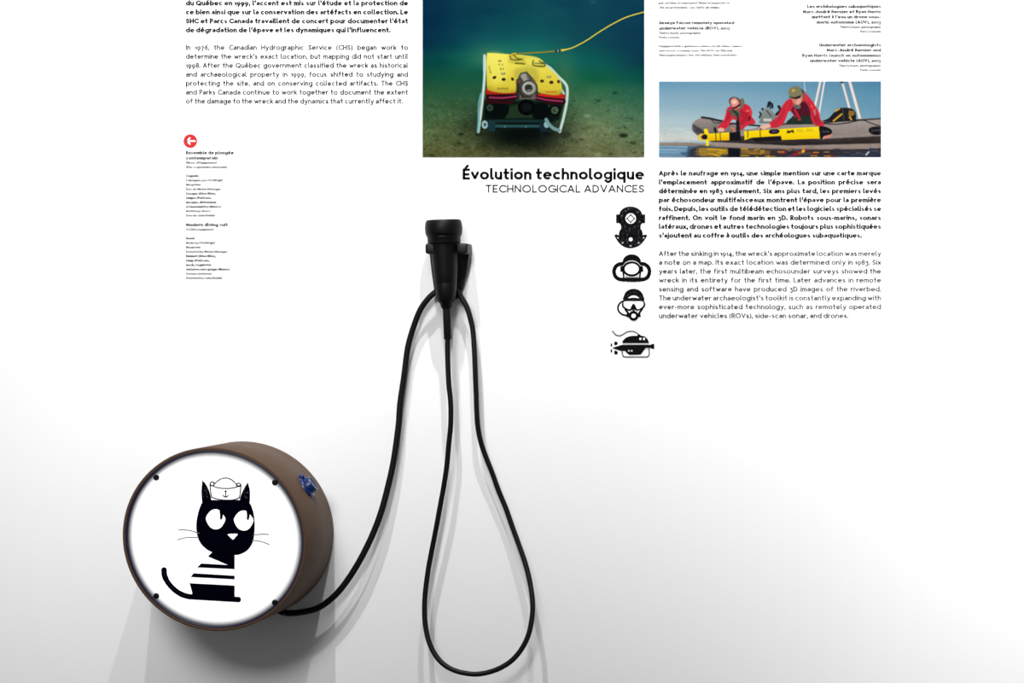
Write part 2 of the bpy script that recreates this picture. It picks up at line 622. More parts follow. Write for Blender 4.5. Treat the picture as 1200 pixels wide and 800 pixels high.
rows_x = 218.0
lettering('caption_lettering', lambda F: cap_lines(F, [
    ("Ensemble de plongée", 273.8, 180.6, 3.9, 'B'), ("contemporain", 255, 186.8, 3.9, 'B'),
    ("Pièces d'équipement", 254, 191.8, 2.8, 'l'), ("d'un scaphandre autonome", 266, 196.9, 2.8, 'l'),
    ("Cagoule", 232.8, 207.2, 2.9, 'b'), ("Fabriquée par FitzWright", 261.5, 212.4, 2.8, 'l'),
    ("Néoprène", 235.3, 217.5, 2.8, 'l'), ("Don de Michel Bélanger", 259, 222.7, 2.8, 'l'),
    ("Casque (Dive Rite),", 253, 228, 2.9, 'b'), ("lampe (Pelican),", 247.7, 233, 2.9, 'b'),
    ("masque, détendeur", 253.6, 238.2, 2.9, 'b'), ("et manomètre (Mares)", 259, 243.3, 2.9, 'b'),
    ("Matériaux divers", 247, 248.4, 2.8, 'l'), ("Don de John Rankin", 252, 253.5, 2.8, 'l')]), [M_INK, M_INK_L],
    'small French caption column directly below the red arrow circle', 'caption')
lettering('caption_lettering', lambda F: cap_lines(F, [
    ("Modern diving suit", 266.8, 265, 3.9, 'B'), ("SCUBA equipment", 250.6, 270, 2.8, 'l'),
    ("Hood", 227.6, 280.4, 2.9, 'b'), ("Made by FitzWright", 252, 285.7, 2.8, 'l'),
    ("Neoprene", 235, 290.8, 2.8, 'l'), ("Donated by Michel Bélanger", 266.8, 296, 2.8, 'l'),
    ("Helmet (Dive Rite),", 252.8, 301.2, 2.9, 'b'), ("lamp (Pelican),", 245.6, 306.4, 2.9, 'b'),
    ("mask, regulator", 247.8, 311.5, 2.9, 'b'), ("and pressure gauge (Mares)", 269, 316.6, 2.9, 'b'),
    ("Various materials", 248.6, 321.8, 2.8, 'l'), ("Donated by John Rankin", 260.2, 326.8, 2.8, 'l')]), [M_INK, M_INK_L],
    'small English caption column headed Modern diving suit, above the lamp', 'caption')


def cap_mid(F):
    global rows_x
    rows_x = 772.3
    cap_lines(F, [("vidéo haute définition et d'un sonar à balayage", 856, -0.4, 2.8, 'l'),
                  ("par section, le robot peut filmer et inspecter le", 855, 4.7, 2.8, 'l'),
                  ("site en profondeur, sans limite de temps.", 844, 10, 2.8, 'l')])


lettering('caption_lettering', cap_mid, [M_INK, M_INK_L],
          'two tiny French lines at the upper edge above the boat photograph', 'caption')
lettering('caption_lettering', lambda F: cap_lines(F, [
    ("Seaeye Falcon remotely operated", 860.4, 28.4, 3.9, 'B'), ("underwater vehicle (ROV), 2013", 855.4, 34.7, 3.9, 'B'),
    ("Thierry Boyer, photographer", 821.6, 39.9, 2.8, 'l'), ("Parks Canada", 796.3, 45, 2.8, 'l'),
    ("Equipped with a guidance camera, an HD video camera,", 870.6, 55.3, 2.8, 'l'),
    ("and sector scanning sonar, this ROV can film and", 858, 60.5, 2.8, 'l'),
    ("thoroughly inspect the site without time constraints.", 865, 65.7, 2.8, 'l')]), [M_INK, M_INK_L],
    'left-aligned English caption above the boat photograph, right of the underwater one', 'caption')
lettering('caption_lettering', lambda F: cap_lines(F, [
    ("Les archéologues subaquatiques", 946, 9.3, 3.9, 'B'), ("Marc-André Bernier et Ryan Harris", 941, 15.5, 3.9, 'B'),
    ("mettant à l'eau un drone sous-", 951.5, 21.6, 3.9, 'B'), ("marin autonome (AUV), 2013", 957.3, 27.8, 3.9, 'B'),
    ("Thierry Boyer, photographe", 984.6, 33, 2.8, 'l'), ("Parcs Canada", 1008.3, 38.2, 2.8, 'l')], right=1032.3), [M_INK, M_INK_L],
    'right-aligned French caption at the top right edge of the panel', 'caption')
lettering('caption_lettering', lambda F: cap_lines(F, [
    ("Underwater archaeologists", 960, 54.5, 3.9, 'B'), ("Marc-André Bernier and", 968.8, 60.5, 3.9, 'B'),
    ("Ryan Harris launch an autonomous", 940, 66.7, 3.9, 'B'), ("underwater vehicle (AUV), 2013", 949, 72.8, 3.9, 'B'),
    ("Thierry Boyer, photographer", 983, 78.2, 2.8, 'l'), ("Parks Canada", 1008.3, 83.3, 2.8, 'l')], right=1032.3), [M_INK, M_INK_L],
    'right-aligned English caption just above the right end of the boat photograph', 'caption')

# red arrow roundel
F = Flat()
F.fill(ell(223, 165.2, 7.9, n=48), 0, 0)
F.stroke([(219.6, 165.2), (229.0, 165.2)], 1.9, mi=1, lift=.0002)
F.stroke([(222.6, 161.6), (219.2, 165.2), (222.6, 168.8)], 1.9, mi=1, lift=.00025, cap=.5)
tag(F.build('arrow_sign', [M_RED, M_WHITE]), 'small red circle with a white arrow pointing left', 'sign')

# ------------------------------------------------------------------ four diving icons (0 black, 1 white, 2 grey)
ICON_M = [M_INK_I, M_WHITE, M_INK_GREY, M_SILVER, M_INK]
ICG = 'diving equipment icons beside the right column'
# 1 heavy diving helmet; crop 710,235 x13.33
f = lambda pts: fr(710, 235, 13.34, pts)
F = Flat()
F.fill(f(catmull([(215, 200), (240, 150), (300, 108), (385, 92), (470, 108), (535, 150), (565, 205), (572, 280), (565, 345), (545, 385),
                  (545, 440), (565, 470), (565, 545), (385, 560), (215, 545), (215, 470), (235, 440), (235, 385), (212, 345), (205, 280)], 4, True)))
F.fill(f([(160, 215), (230, 215), (230, 350), (160, 350)]))
F.fill(f([(548, 215), (614, 215), (614, 350), (548, 350)]))
F.fill(f([(128, 540)] + catmull([(165, 525), (215, 540), (385, 548), (565, 540), (610, 530), (650, 540)], 4) +
         catmull([(650, 540), (600, 620), (540, 685), (470, 725), (385, 742), (305, 728), (235, 688), (175, 620), (128, 540)], 4)))
F.stroke(f(ell(388, 280, 118, 118)), 1.5, True, mi=4, lift=.0001)
F.fill(f(ell(388, 280, 82, 82)), 1, .0002)
F.stroke(f([(388, 222), (446, 280), (388, 338), (330, 280)]), 1.1, True, mi=4, lift=.0003)
for q in ((388, 222), (446, 280), (388, 338), (330, 280)):
    F.fill(f(ell(q[0], q[1], 13, n=10)), 4, .0004)
F.fill(f(ell(388, 606, 30, n=18)), 1, .0002)
for q in ((188, 582), (262, 658), (387, 706), (513, 658), (590, 582)):
    F.fill(f(ell(q[0], q[1], 13, n=10)), 3, .0002)
for q in ((252, 236), (500, 183), (352, 126), (310, 160), (530, 330)):
    F.fill(f(ell(q[0], q[1], 11, n=8)), 2, .0002)
tag(F.build('diving_icon', ICON_M), 'black icon of a heavy diving helmet, topmost of the icon column', 'icon', ICG)
# 2 hose helmet; crop 710,290 x16
f = lambda pts: fr(710, 290, 16.0, pts)
F = Flat()
F.stroke(f(catmull([(320, 303), (250, 310), (180, 360), (152, 445), (180, 540), (250, 590), (330, 598), (485, 600), (640, 598), (720, 590), (790, 540),
                    (817, 445), (790, 360), (720, 310), (650, 303)], 5)), 4.3, mi=4)
F.fill(f([(310, 300)] + catmull([(315, 240), (350, 180), (410, 140), (485, 125), (560, 140), (620, 180), (655, 240)], 4) +
         [(660, 300)] + catmull([(650, 330), (600, 275), (540, 245), (485, 238), (430, 245), (370, 275), (325, 330)], 4)), 4, .0001)
F.stroke(f(ell(485, 400, 152, 124, n=36)), 2.3, True, mi=4, lift=.0001)
F.fill(f([(270, 350), (335, 345), (335, 450), (270, 450)]), 4, .0001)
F.fill(f([(635, 345), (692, 350), (702, 450), (635, 450)]), 4, .0001)
F.stroke(f([(325, 440), (340, 640)]), 1.9, mi=4, lift=.0001)
F.stroke(f([(647, 440), (628, 640)]), 1.9, mi=4, lift=.0001)
F.fill(f(ell(485, 405, 122, 95, n=32)), 1, .0002)
F.fill(f([(375, 560), (595, 560), (590, 640), (385, 640)]), 4, .0002)
F.stroke(f([(360, 535), (400, 560), (570, 560), (612, 535)]), .8, mi=2, lift=.0003)
tag(F.build('diving_icon', ICON_M), 'black icon of a round helmet inside a hose loop, second icon from the top', 'icon', ICG)
# 3 mask and regulator; crop 710,335 x17.78
f = lambda pts: fr(710, 335, 17.78, pts)
F = Flat()
F.stroke(f(catmull([(400, 305), (320, 335), (265, 395), (250, 465), (275, 535), (340, 590), (440, 615)], 5)), 2.0, mi=4)
F.fill(f(catmull([(365, 290), (375, 210), (415, 125), (490, 75), (585, 58), (680, 80), (750, 140), (785, 220), (790, 300), (580, 330)], 5, True)), 0, .0001)
F.stroke(f(catmull([(380, 305), (350, 390), (375, 445), (450, 490), (500, 500), (550, 475), (578, 470), (610, 480), (655, 500), (720, 475), (780, 440), (805, 385), (780, 305)], 5)),
         1.9, mi=4, lift=.0001)
F.stroke(f([(395, 312), (770, 312)]), 1.2, mi=4, lift=.0001)
F.fill(f(catmull([(385, 325), (378, 400), (410, 450), (480, 478), (515, 455), (540, 400), (577, 365), (612, 400), (645, 465), (690, 478), (745, 445), (772, 400), (765, 325), (577, 318)], 4, True)), 1, .0002)
F.fill(f(catmull([(465, 255), (520, 210), (578, 198), (640, 210), (692, 252), (640, 246), (578, 240), (520, 246)], 4, True)), 1, .0002)
F.fill(f(catmull([(535, 420), (555, 385), (577, 370), (600, 385), (620, 425), (645, 490), (577, 480), (510, 490)], 4, True)), 4, .0003)
F.stroke(f([(400, 480), (470, 570)]), 2.2, mi=4, lift=.0001)
F.stroke(f([(760, 470), (690, 570)]), 2.2, mi=4, lift=.0001)
F.stroke(f([(577, 490), (577, 540)]), 2.6, mi=4, lift=.0001)
F.fill(f([(430, 575), (490, 560), (480, 650), (430, 650)]), 4, .0001)
F.fill(f([(665, 560), (715, 570), (730, 640), (670, 650)]), 4, .0001)
F.stroke(f(ell(577, 620, 74, n=30)), 3.1, True, mi=4, lift=.0003)
F.fill(f(ell(577, 620, 50, n=24)), 1, .0002)
tag(F.build('diving_icon', ICON_M), 'black icon of a diver in mask and regulator, third icon from the top', 'icon', ICG)
# 4 underwater robot; crop 710,380 x17.78
f = lambda pts: fr(710, 380, 17.78, pts)
F = Flat()
F.stroke(f(catmull([(130, 130), (190, 200), (240, 230), (290, 235), (350, 210), (430, 160), (520, 142), (600, 155), (680, 205)], 5)), 1.5, mi=2)
F.fill(f([(345, 390)] + catmull([(345, 350), (400, 290), (480, 250), (560, 238), (650, 235), (670, 205), (700, 205), (740, 235), (800, 245), (860, 295), (895, 360)], 4) + [(898, 390)]), 4, .0001)
F.fill(f([(355, 392), (895, 392), (890, 424), (350, 424)]), 3, .0001)
F.fill(f([(130, 490), (330, 425), (930, 425), (960, 405), (1008, 405), (1008, 510), (950, 500), (930, 490), (830, 488), (760, 580), (720, 630), (490, 632),
          (440, 600), (400, 550), (330, 555), (200, 515)]), 4, .0001)
F.stroke(f([(340, 560), (345, 610)] + ell(400, 620, 55, 57, 180, 90, 5) + ell(840, 620, 62, 57, 90, 0, 5) + [(900, 480)]), 1.6, mi=2)
for q in ((718, 300), (793, 300)):
    F.fill(f([(q[0] - 20, 278), (q[0] + 20, 278), (q[0] + 20, 322), (q[0] - 20, 322)]), 1, .0002)
for q in ((478, 550), (538, 550)):
    F.fill(f([(q[0] - 18, 532), (q[0] + 18, 532), (q[0] + 18, 568), (q[0] - 18, 568)]), 3, .0002)
F.stroke(f(ell(848, 530, 34, 34, 180, 360, 8)), .7, mi=3, lift=.0002)
for s in (-1, 1):
    F.fill(f(ell(115, 490 + s * 62, 17, 38, n=14)), 4)
    F.fill(f(catmull([(180, 490 + s * 60), (178, 490 + s * 125), (230, 490 + s * 128), (248, 490 + s * 90), (215, 490 + s * 60)], 3, True)), 4)
tag(F.build('diving_icon', ICON_M), 'black icon of an underwater robot trailing a line, lowest of the icons', 'icon', ICG)


# ------------------------------------------------------------------ printed photographs: painted in numpy, kept as a colour attribute
class Paint:
    def __init__(self, x0, x1, y0, y1, step=0.5):
        self.nx = int(round((x1 - x0) / step)) + 1
        self.ny = int(round((y1 - y0) / step)) + 1
        xs = np.linspace(x0, x1, self.nx)
        ys = np.linspace(y0, y1, self.ny)
        self.X, self.Y = np.meshgrid(xs, ys)
        self.C = np.zeros(self.X.shape + (3,))
        self.b = (x0, x1, y0, y1)

    def grid(self, us, vs, cols):
        """smooth background through a lattice of colours"""
        cols = np.array(cols, float)
        xi = np.interp(self.X[0], us, np.arange(len(us)))
        yi = np.interp(self.Y[:, 0], vs, np.arange(len(vs)))

        def sm(t):
            i = np.minimum(np.floor(t).astype(int), None if False else 10 ** 6)
            fz = t - i
            return i, fz * fz * (3 - 2 * fz) * .5 + fz * .5
        ix, fx = sm(xi)
        iy, fy = sm(yi)
        ix2 = np.minimum(ix + 1, len(us) - 1)
        iy2 = np.minimum(iy + 1, len(vs) - 1)
        fx = fx[None, :, None]
        fy = fy[:, None, None]
        a = cols[iy][:, ix] * (1 - fx) + cols[iy][:, ix2] * fx
        b = cols[iy2][:, ix] * (1 - fx) + cols[iy2][:, ix2] * fx
        self.C = a * (1 - fy) + b * fy

    def win(self, x0, x1, y0, y1, pad):
        xs, ys = self.X[0], self.Y[:, 0]
        i0, i1 = np.searchsorted(xs, x0 - pad), np.searchsorted(xs, x1 + pad)
        j0, j1 = np.searchsorted(ys, y0 - pad), np.searchsorted(ys, y1 + pad)
        return slice(j0, j1), slice(i0, i1)

    def blend(self, sl, m, col, a):
        if m.size == 0:
            return
        m = (np.clip(m, 0, 1) * a)[..., None]
        self.C[sl] = self.C[sl] * (1 - m) + np.array(col, float) * m

    def poly(self, pts, col, a=1.0, soft=0.9, col2=None, vert=True):
        p = np.array([q[:2] for q in pts], float)
        sl = self.win(p[:, 0].min(), p[:, 0].max(), p[:, 1].min(), p[:, 1].max(), soft + 1)
        x, y = self.X[sl], self.Y[sl]
        if x.size == 0:
            return
        d = np.full(x.shape, 1e9)
        ins = np.zeros(x.shape, bool)
        for i in range(len(p)):
            ax, ay = p[i]
            bx, by = p[(i + 1) % len(p)]
            ex, ey = bx - ax, by - ay
            L = ex * ex + ey * ey + 1e-12
            t = np.clip(((x - ax) * ex + (y - ay) * ey) / L, 0, 1)
            d = np.minimum(d, (x - ax - t * ex) ** 2 + (y - ay - t * ey) ** 2)
            if ay != by:
                c = (ay > y) != (by > y)
                ins ^= c & (x < (bx - ax) * (y - ay) / (by - ay) + ax)
        d = np.sqrt(d)
        sd = np.where(ins, -d, d)
        m = 0.5 - sd / soft
        if col2 is not None:
            lo, hi = (p[:, 1].min(), p[:, 1].max()) if vert else (p[:, 0].min(), p[:, 0].max())
            t = np.clip(((y if vert else x) - lo) / (hi - lo + 1e-9), 0, 1)[..., None]
            c = np.array(col, float) * (1 - t) + np.array(col2, float) * t
            mm = (np.clip(m, 0, 1) * a)[..., None]
            self.C[sl] = self.C[sl] * (1 - mm) + c * mm
        else:
            self.blend(sl, m, col, a)

    def line(self, pts, w, col, a=1.0, soft=0.9):
        p = np.array([q[:2] for q in pts], float)
        ws = w if isinstance(w, (list, tuple)) else [w] * len(p)
        mw = max(ws)
        sl = self.win(p[:, 0].min(), p[:, 0].max(), p[:, 1].min(), p[:, 1].max(), soft + mw)
        x, y = self.X[sl], self.Y[sl]
        if x.size == 0:
            return
        d = np.full(x.shape, 1e9)
        for i in range(len(p) - 1):
            ax, ay = p[i]
            ex, ey = p[i + 1] - p[i]
            t = np.clip(((x - ax) * ex + (y - ay) * ey) / (ex * ex + ey * ey + 1e-12), 0, 1)
            ww = ws[min(i, len(ws) - 1)] * (1 - t) + ws[min(i + 1, len(ws) - 1)] * t
            d = np.minimum(d, np.hypot(x - ax - t * ex, y - ay - t * ey) - ww / 2)
        self.blend(sl, 0.5 - d / soft, col, a)

    def ell(self, cx, cy, rx, ry, col, a=1.0, soft=0.9, rot=0.0):
        r = max(rx, ry)
        sl = self.win(cx - r, cx + r, cy - r, cy + r, soft + 1)
        x, y = self.X[sl] - cx, self.Y[sl] - cy
        c, s = math.cos(math.radians(rot)), math.sin(math.radians(rot))
        u, v = x * c + y * s, -x * s + y * c
        k = np.hypot(u / rx, v / ry)
        d = (k - 1) * min(rx, ry)
        self.blend(sl, 0.5 - d / soft, col, a)

    def glow(self, cx, cy, rx, ry, col, a):
        d2 = ((self.X - cx) / rx) ** 2 + ((self.Y - cy) / ry) ** 2
        m = (np.exp(-d2) * a)[..., None]
        self.C = self.C * (1 - m) + np.array(col, float) * m

    def noise(self, amp, cell, seed, mask=None, aniso=1.0):
        rng = np.random.default_rng(seed)
        nx = int((self.b[1] - self.b[0]) / (cell * aniso)) + 3
        ny = int((self.b[3] - self.b[2]) / cell) + 3
        g = rng.normal(0, 1, (ny, nx))
        xi = (self.X[0] - self.b[0]) / (cell * aniso)
        yi = (self.Y[:, 0] - self.b[2]) / cell
        ix, iy = xi.astype(int), yi.astype(int)
        fx, fy = (xi - ix)[None, :], (yi - iy)[:, None]
        n = (g[iy][:, ix] * (1 - fx) + g[iy][:, ix + 1] * fx) * (1 - fy) + (g[iy + 1][:, ix] * (1 - fx) + g[iy + 1][:, ix + 1] * fx) * fy
        if mask is not None:
            n = n * mask
        self.C += (n * amp)[..., None]

    def build(self, name, gain, d=0.0005):
        """thin printed panel: front is the painted grid, with a rim back to the wall"""
        x0, x1, y0, y1 = self.b
        c = np.clip(self.C, 0, 255) / 255.0
        lin = np.where(c <= 0.04045, c / 12.92, ((c + 0.055) / 1.055) ** 2.4) * gain
        n = self.nx * self.ny
        org = P((x0 + x1) / 2, (y0 + y1) / 2, 0)
        k = 1.0 - d / D
        co = np.empty((n, 3))
        co[:, 0] = ((PX + (self.X.ravel() - PX) * k) / 1000.0) - org.x
        co[:, 1] = -d
        co[:, 2] = (1.0 + (800.0 - (PY + (self.Y.ravel() - PY) * k)) / 1000.0) - org.z
        idx = np.arange(n).reshape(self.ny, self.nx)
        q = np.stack([idx[1:, :-1], idx[1:, 1:], idx[:-1, 1:], idx[:-1, :-1]], -1).reshape(-1, 4)
        me = bpy.data.meshes.new(name)
        me.vertices.add(n)
        me.vertices.foreach_set('co', co.ravel())
        nf = len(q)
        me.loops.add(nf * 4)
        me.loops.foreach_set('vertex_index', q.ravel().astype(np.int32))
        me.polygons.add(nf)
        me.polygons.foreach_set('loop_start', (np.arange(nf) * 4).astype(np.int32))
        me.update(calc_edges=True)
        at = me.color_attributes.new('print', 'FLOAT_COLOR', 'POINT')
        rgba = np.ones((n, 4), np.float32)
        rgba[:, :3] = lin.reshape(-1, 3)
        at.data.foreach_set('color', rgba.ravel())
        m = mat(name + '_ink', (128, 128, 128), 0.9, spec=0.0)
        a = m.node_tree.nodes.new('ShaderNodeAttribute')
        a.attribute_name = 'print'
        m.node_tree.links.new(a.outputs['Color'], m.node_tree.nodes['Principled BSDF'].inputs['Base Color'])
        o = link(name, me, m)
        o.location = org
        return o


PRINT_GAIN = 0.60

# --- photograph 1: yellow underwater robot on the river bed (crop 490,0 x4.211)
S1 = 4.211
p1 = Paint(495.2, 755.0, -36, 184)
us = [495 + (u - 22) / S1 for u in (22, 300, 570, 850, 1116)]
vs = [v / S1 for v in (-150, 0, 200, 300, 380, 450, 550, 650, 772)]
p1.grid(us, vs, [
    [(6, 40, 74), (10, 55, 82), (12, 62, 88), (12, 60, 88), (10, 55, 86)],
    [(7, 46, 80), (11, 62, 86), (14, 72, 92), (14, 68, 92), (12, 62, 90)],
    [(6, 46, 80), (10, 74, 92), (12, 84, 96), (14, 70, 90), (12, 56, 86)],
    [(8, 70, 76), (16, 98, 90), (24, 110, 95), (12, 92, 94), (10, 58, 82)],
    [(16, 80, 66), (20, 90, 72), (30, 98, 78), (18, 98, 76), (10, 80, 80)],
    [(36, 86, 60), (34, 84, 62), (35, 80, 60), (44, 100, 72), (34, 92, 76)],
    [(54, 88, 58), (48, 78, 54), (30, 52, 38), (72, 104, 74), (54, 95, 74)],
    [(68, 88, 54), (58, 72, 46), (14, 22, 18), (86, 102, 70), (70, 96, 70)],
    [(72, 78, 46), (74, 78, 48), (58, 62, 38), (84, 90, 60), (80, 90, 60)]])
bed = np.clip((p1.Y - 92) / 60, 0, 1)
p1.C *= (1 - bed[..., None]) * np.array([1.0, .93, .86]) + bed[..., None] * np.array([1.24, 1.18, 1.16])
p1.noise(6, 5, 1, bed, 2)
p1.noise(7, 1.6, 2, bed, 1.4)
p1.noise(5, 0.8, 3, bed)
p1.noise(2, 10, 4, 1 - bed, 2)
f = lambda pts: fr(490, 0, S1, pts)
rng = random.Random(5)
for k in range(130):
    v = 480 + 280 * rng.random() ** .8
    u = 30 + 1080 * rng.random()
    (cx, cy), = f([(u, v)])
    r = .5 + 1.4 * rng.random() * (v - 380) / 400
    c = (22, 32, 26) if rng.random() < .6 else (120, 130, 95)
    p1.ell(cx, cy, r * 1.5, r * .8, c, .45, 1.2)
for u, v, r, c in ((1014, 668, 5, (14, 20, 18)), (972, 458, 3, (10, 50, 55)), (890, 497, 3, (22, 50, 45)), (836, 572, 4, (120, 150, 120)),
                   (212, 662, 3, (18, 28, 20)), (886, 762, 4.5, (140, 150, 115)), (1060, 705, 4, (45, 55, 35)), (745, 755, 5, (110, 115, 85)),
                   (768, 497, 2.2, (30, 70, 55)), (68, 765, 3, (30, 35, 20)), (725, 665, 7, (50, 55, 35)), (862, 10, 3, (30, 90, 110))):
    (cx, cy), = f([(u, v)])
    p1.ell(cx, cy, r, r * .5, c, .7, 1.6)
# halo and shadow under the robot
p1.glow(575, 66, 20, 11, (110, 140, 85), .45)
p1.glow(605, 68, 34, 10, (60, 120, 90), .30)
p1.glow(605, 58, 60, 14, (30, 120, 105), .45)
p1.glow(662, 88, 12, 24, (100, 125, 85), .30)
p1.glow(606, 158, 44, 17, (6, 12, 10), .95)
p1.glow(600, 140, 40, 16, (8, 16, 14), .75)
# tether
p1.line(f(catmull([(470, 268), (540, 262), (620, 257), (690, 251)], 5)), 1.7, (140, 125, 40))
p1.line(f(catmull([(700, 250), (760, 236), (830, 200), (890, 160), (960, 118), (1030, 84), (1118, 58)], 6)), [2.6, 2.4, 2.2, 1.8, 1.4], (222, 196, 62))
p1.ell(*f([(690, 251)])[0], 3.6, 2.0, (25, 50, 60))
p1.ell(*f([(690, 251)])[0], 1.0, 1.6, (140, 160, 160))
g = lambda pts: fr(550, 50, 6.667, pts)


def gl(pts, w, c, a=1.0, soft=.9):
    p1.line(g(pts), w, c, a, soft)


def ge(u, v, rx, ry, c, a=1.0, soft=.8, rot=0):
    (cx, cy), = g([(u, v)])
    p1.ell(cx, cy, rx / 6.667, ry / 6.667, c, a, soft, rot)


# frame behind, thrusters, skid
p1.poly(g([(115, 450), (745, 460), (700, 600), (600, 640), (300, 640), (110, 600)]), (8, 18, 16), .88, 3)
p1.poly(g(catmull([(325, 495), (420, 490), (520, 560), (520, 585), (380, 590), (280, 585)], 4, True)), (34, 56, 34), .85, 3)
p1.poly(g([(590, 490), (625, 490), (640, 560), (600, 545), (580, 515)]), (66, 92, 58), .9, 1.5)
ge(215, 520, 95, 80, (7, 13, 12))
ge(560, 540, 75, 70, (7, 13, 12))
ge(160, 508, 32, 32, (14, 24, 22)); ge(160, 508, 24, 24, (60, 80, 62), .8); ge(160, 508, 12, 12, (24, 40, 32))
ge(668, 528, 48, 48, (8, 14, 14)); ge(668, 528, 28, 28, (84, 108, 78), .85); ge(668, 528, 16, 16, (34, 52, 40)); ge(674, 526, 5, 5, (150, 150, 100))
gl([(160, 612), (600, 612)], 3.2, (24, 46, 48))
gl([(150, 655), (560, 655)], 4.4, (38, 76, 78))
gl([(150, 668), (560, 668)], 1.6, (12, 22, 22))
ge(278, 656, 6, 6, (90, 130, 130)); ge(443, 657, 6, 6, (90, 130, 130))
p1.poly(g([(150, 610), (205, 615), (200, 695), (150, 690)]), (26, 50, 58), 1, 1)
p1.poly(g([(540, 610), (590, 615), (615, 690), (560, 700)]), (20, 38, 46), 1, 1)
ge(120, 640, 24, 32, (150, 185, 190)); ge(122, 640, 12, 14, (60, 90, 96))
ge(604, 640, 22, 26, (140, 175, 180)); ge(600, 712, 24, 10, (10, 18, 18))
# white runners
gl(catmull([(118, 100), (120, 180), (116, 300), (104, 420), (90, 540), (80, 620), (70, 695)], 4), [3.2, 3.4, 4, 4.2, 4, 4, 3.2], (176, 204, 196))
gl(catmull([(122, 110), (122, 240), (112, 380), (98, 520), (88, 600)], 4), 1.2, (222, 232, 226), .8)
gl(catmull([(92, 400), (75, 480), (72, 600), (66, 690)], 4), 2.4, (110, 165, 168), .9)
gl(catmull([(590, 170), (640, 210), (700, 270), (750, 320), (766, 370), (760, 470), (742, 560), (722, 640), (706, 695)], 4), [2.6, 3, 3.6, 4.2, 4, 3.8, 3.6, 3.4, 3.2], (188, 212, 200))
gl(catmull([(600, 600), (625, 640), (660, 670), (700, 685)], 4), 4, (110, 150, 148))
gl([(705, 345), (740, 400)], 2.4, (190, 205, 190))
# red and black skirts
p1.poly(g([(130, 355), (200, 385), (375, 385), (372, 425), (330, 475), (130, 470)]), (196, 38, 30), 1, 1.2, (120, 20, 22))
p1.poly(g([(132, 405), (372, 400), (372, 440), (330, 478), (126, 474)]), (44, 14, 16), 1, 1.2)
gl([(150, 428), (260, 434), (368, 420)], 5.0, (26, 14, 18))
gl([(158, 428), (260, 432), (366, 420)], 2.2, (150, 44, 82))
p1.poly(g([(520, 405), (560, 395), (720, 400), (748, 405), (745, 480), (640, 478), (515, 440)]), (206, 40, 30), 1, 1.2, (120, 20, 22))
p1.poly(g([(515, 418), (745, 440), (740, 482), (620, 478), (515, 446)]), (44, 14, 16), 1, 1.2)
gl([(520, 428), (600, 446), (736, 460)], 5.2, (26, 14, 18))
gl([(524, 428), (600, 446), (728, 458)], 2.2, (150, 44, 82))
# yellow hull
Yl = (226, 212, 72)
hull = catmull([(138, 92), (165, 80), (310, 90), (360, 96), (400, 95), (520, 112), (575, 145), (610, 190), (665, 235), (712, 300), (722, 370),
                (690, 405), (600, 400), (535, 380), (500, 300), (440, 240), (390, 260), (370, 310), (372, 365), (340, 388), (250, 390), (160, 372), (138, 340), (134, 200)], 5, True)
p1.poly(g(hull), (238, 226, 92), 1, 1.2, (206, 186, 50))
p1.poly(g(catmull([(350, 220), (430, 190), (520, 200), (545, 300), (500, 300), (440, 240), (390, 260), (368, 320)], 4, True)), (170, 160, 60), .6, 5)
p1.poly(g(catmull([(305, 140), (330, 100), (400, 105), (520, 118), (585, 160), (580, 195), (500, 185), (400, 170), (330, 160)], 4, True)), (190, 180, 62), .8, 3)
p1.poly(g(catmull([(440, 118), (520, 122), (570, 150), (520, 178), (450, 165)], 4, True)), (232, 222, 92), .8, 3)
p1.poly(g(catmull([(150, 340), (240, 372), (350, 365), (360, 385), (250, 392), (160, 375)], 4, True)), (176, 160, 44), .7, 3)
p1.poly(g(catmull([(540, 365), (620, 390), (715, 370), (700, 408), (600, 402)], 4, True)), (180, 160, 42), .7, 3)
p1.poly(g(catmull([(150, 92), (250, 92), (290, 160), (270, 300), (180, 310), (150, 200)], 4, True)), (246, 236, 112), .45, 8)
for q in ((196, 272, 15, 11, -30), (268, 287, 16, 12, 0), (337, 284, 10, 14, -30), (568, 300, 15, 12, 0), (641, 310, 16, 13, 0), (697, 304, 11, 13, -20)):
    ge(q[0], q[1], q[2], q[3], (38, 38, 20), rot=q[4])
for q in ((568, 304), (641, 318), (697, 306)):
    ge(q[0], q[1], 7, 4, (170, 60, 30), .7)
ge(264, 241, 17, 8, (80, 80, 50)); ge(262, 239, 9, 4, (220, 220, 190))
ge(621, 266, 17, 8, (90, 85, 50)); ge(620, 264, 9, 4, (225, 225, 195))
for q in ((238, 143, 14, 6), (234, 170, 5, 7), (258, 172, 4, 7), (246, 205, 5, 10), (266, 205, 4, 9), (156, 190, 4, 7), (160, 212, 4, 8), (166, 232, 5, 8)):
    ge(q[0], q[1], q[2], q[3], (96, 92, 40), .85)
for k in range(5):
    ge(225 + k * 18, 358 + (k % 2) * 2, 6, 9, (120, 104, 40), .9)
for k in range(7):
    ge(600 + k * 13, 383 + (k % 3), 5, 6, (170, 60, 36), .8)
# top fittings
gl(catmull([(312, 105), (345, 95), (370, 120), (412, 132)], 3), 1.3, (90, 84, 34))
gl(catmull([(320, 110), (330, 130), (380, 135), (405, 128)], 3), 1.1, (60, 60, 30))
gl([(360, 160), (430, 166)], 1.5, (84, 88, 36))
gl(catmull([(500, 140), (500, 175), (580, 186), (590, 165), (545, 145)], 3), 1.4, (70, 76, 34))
gl([(510, 160), (580, 165)], 1.1, (80, 84, 40))
gl(catmull([(316, 100), (340, 88), (362, 84)], 3), 2.0, (206, 170, 40))
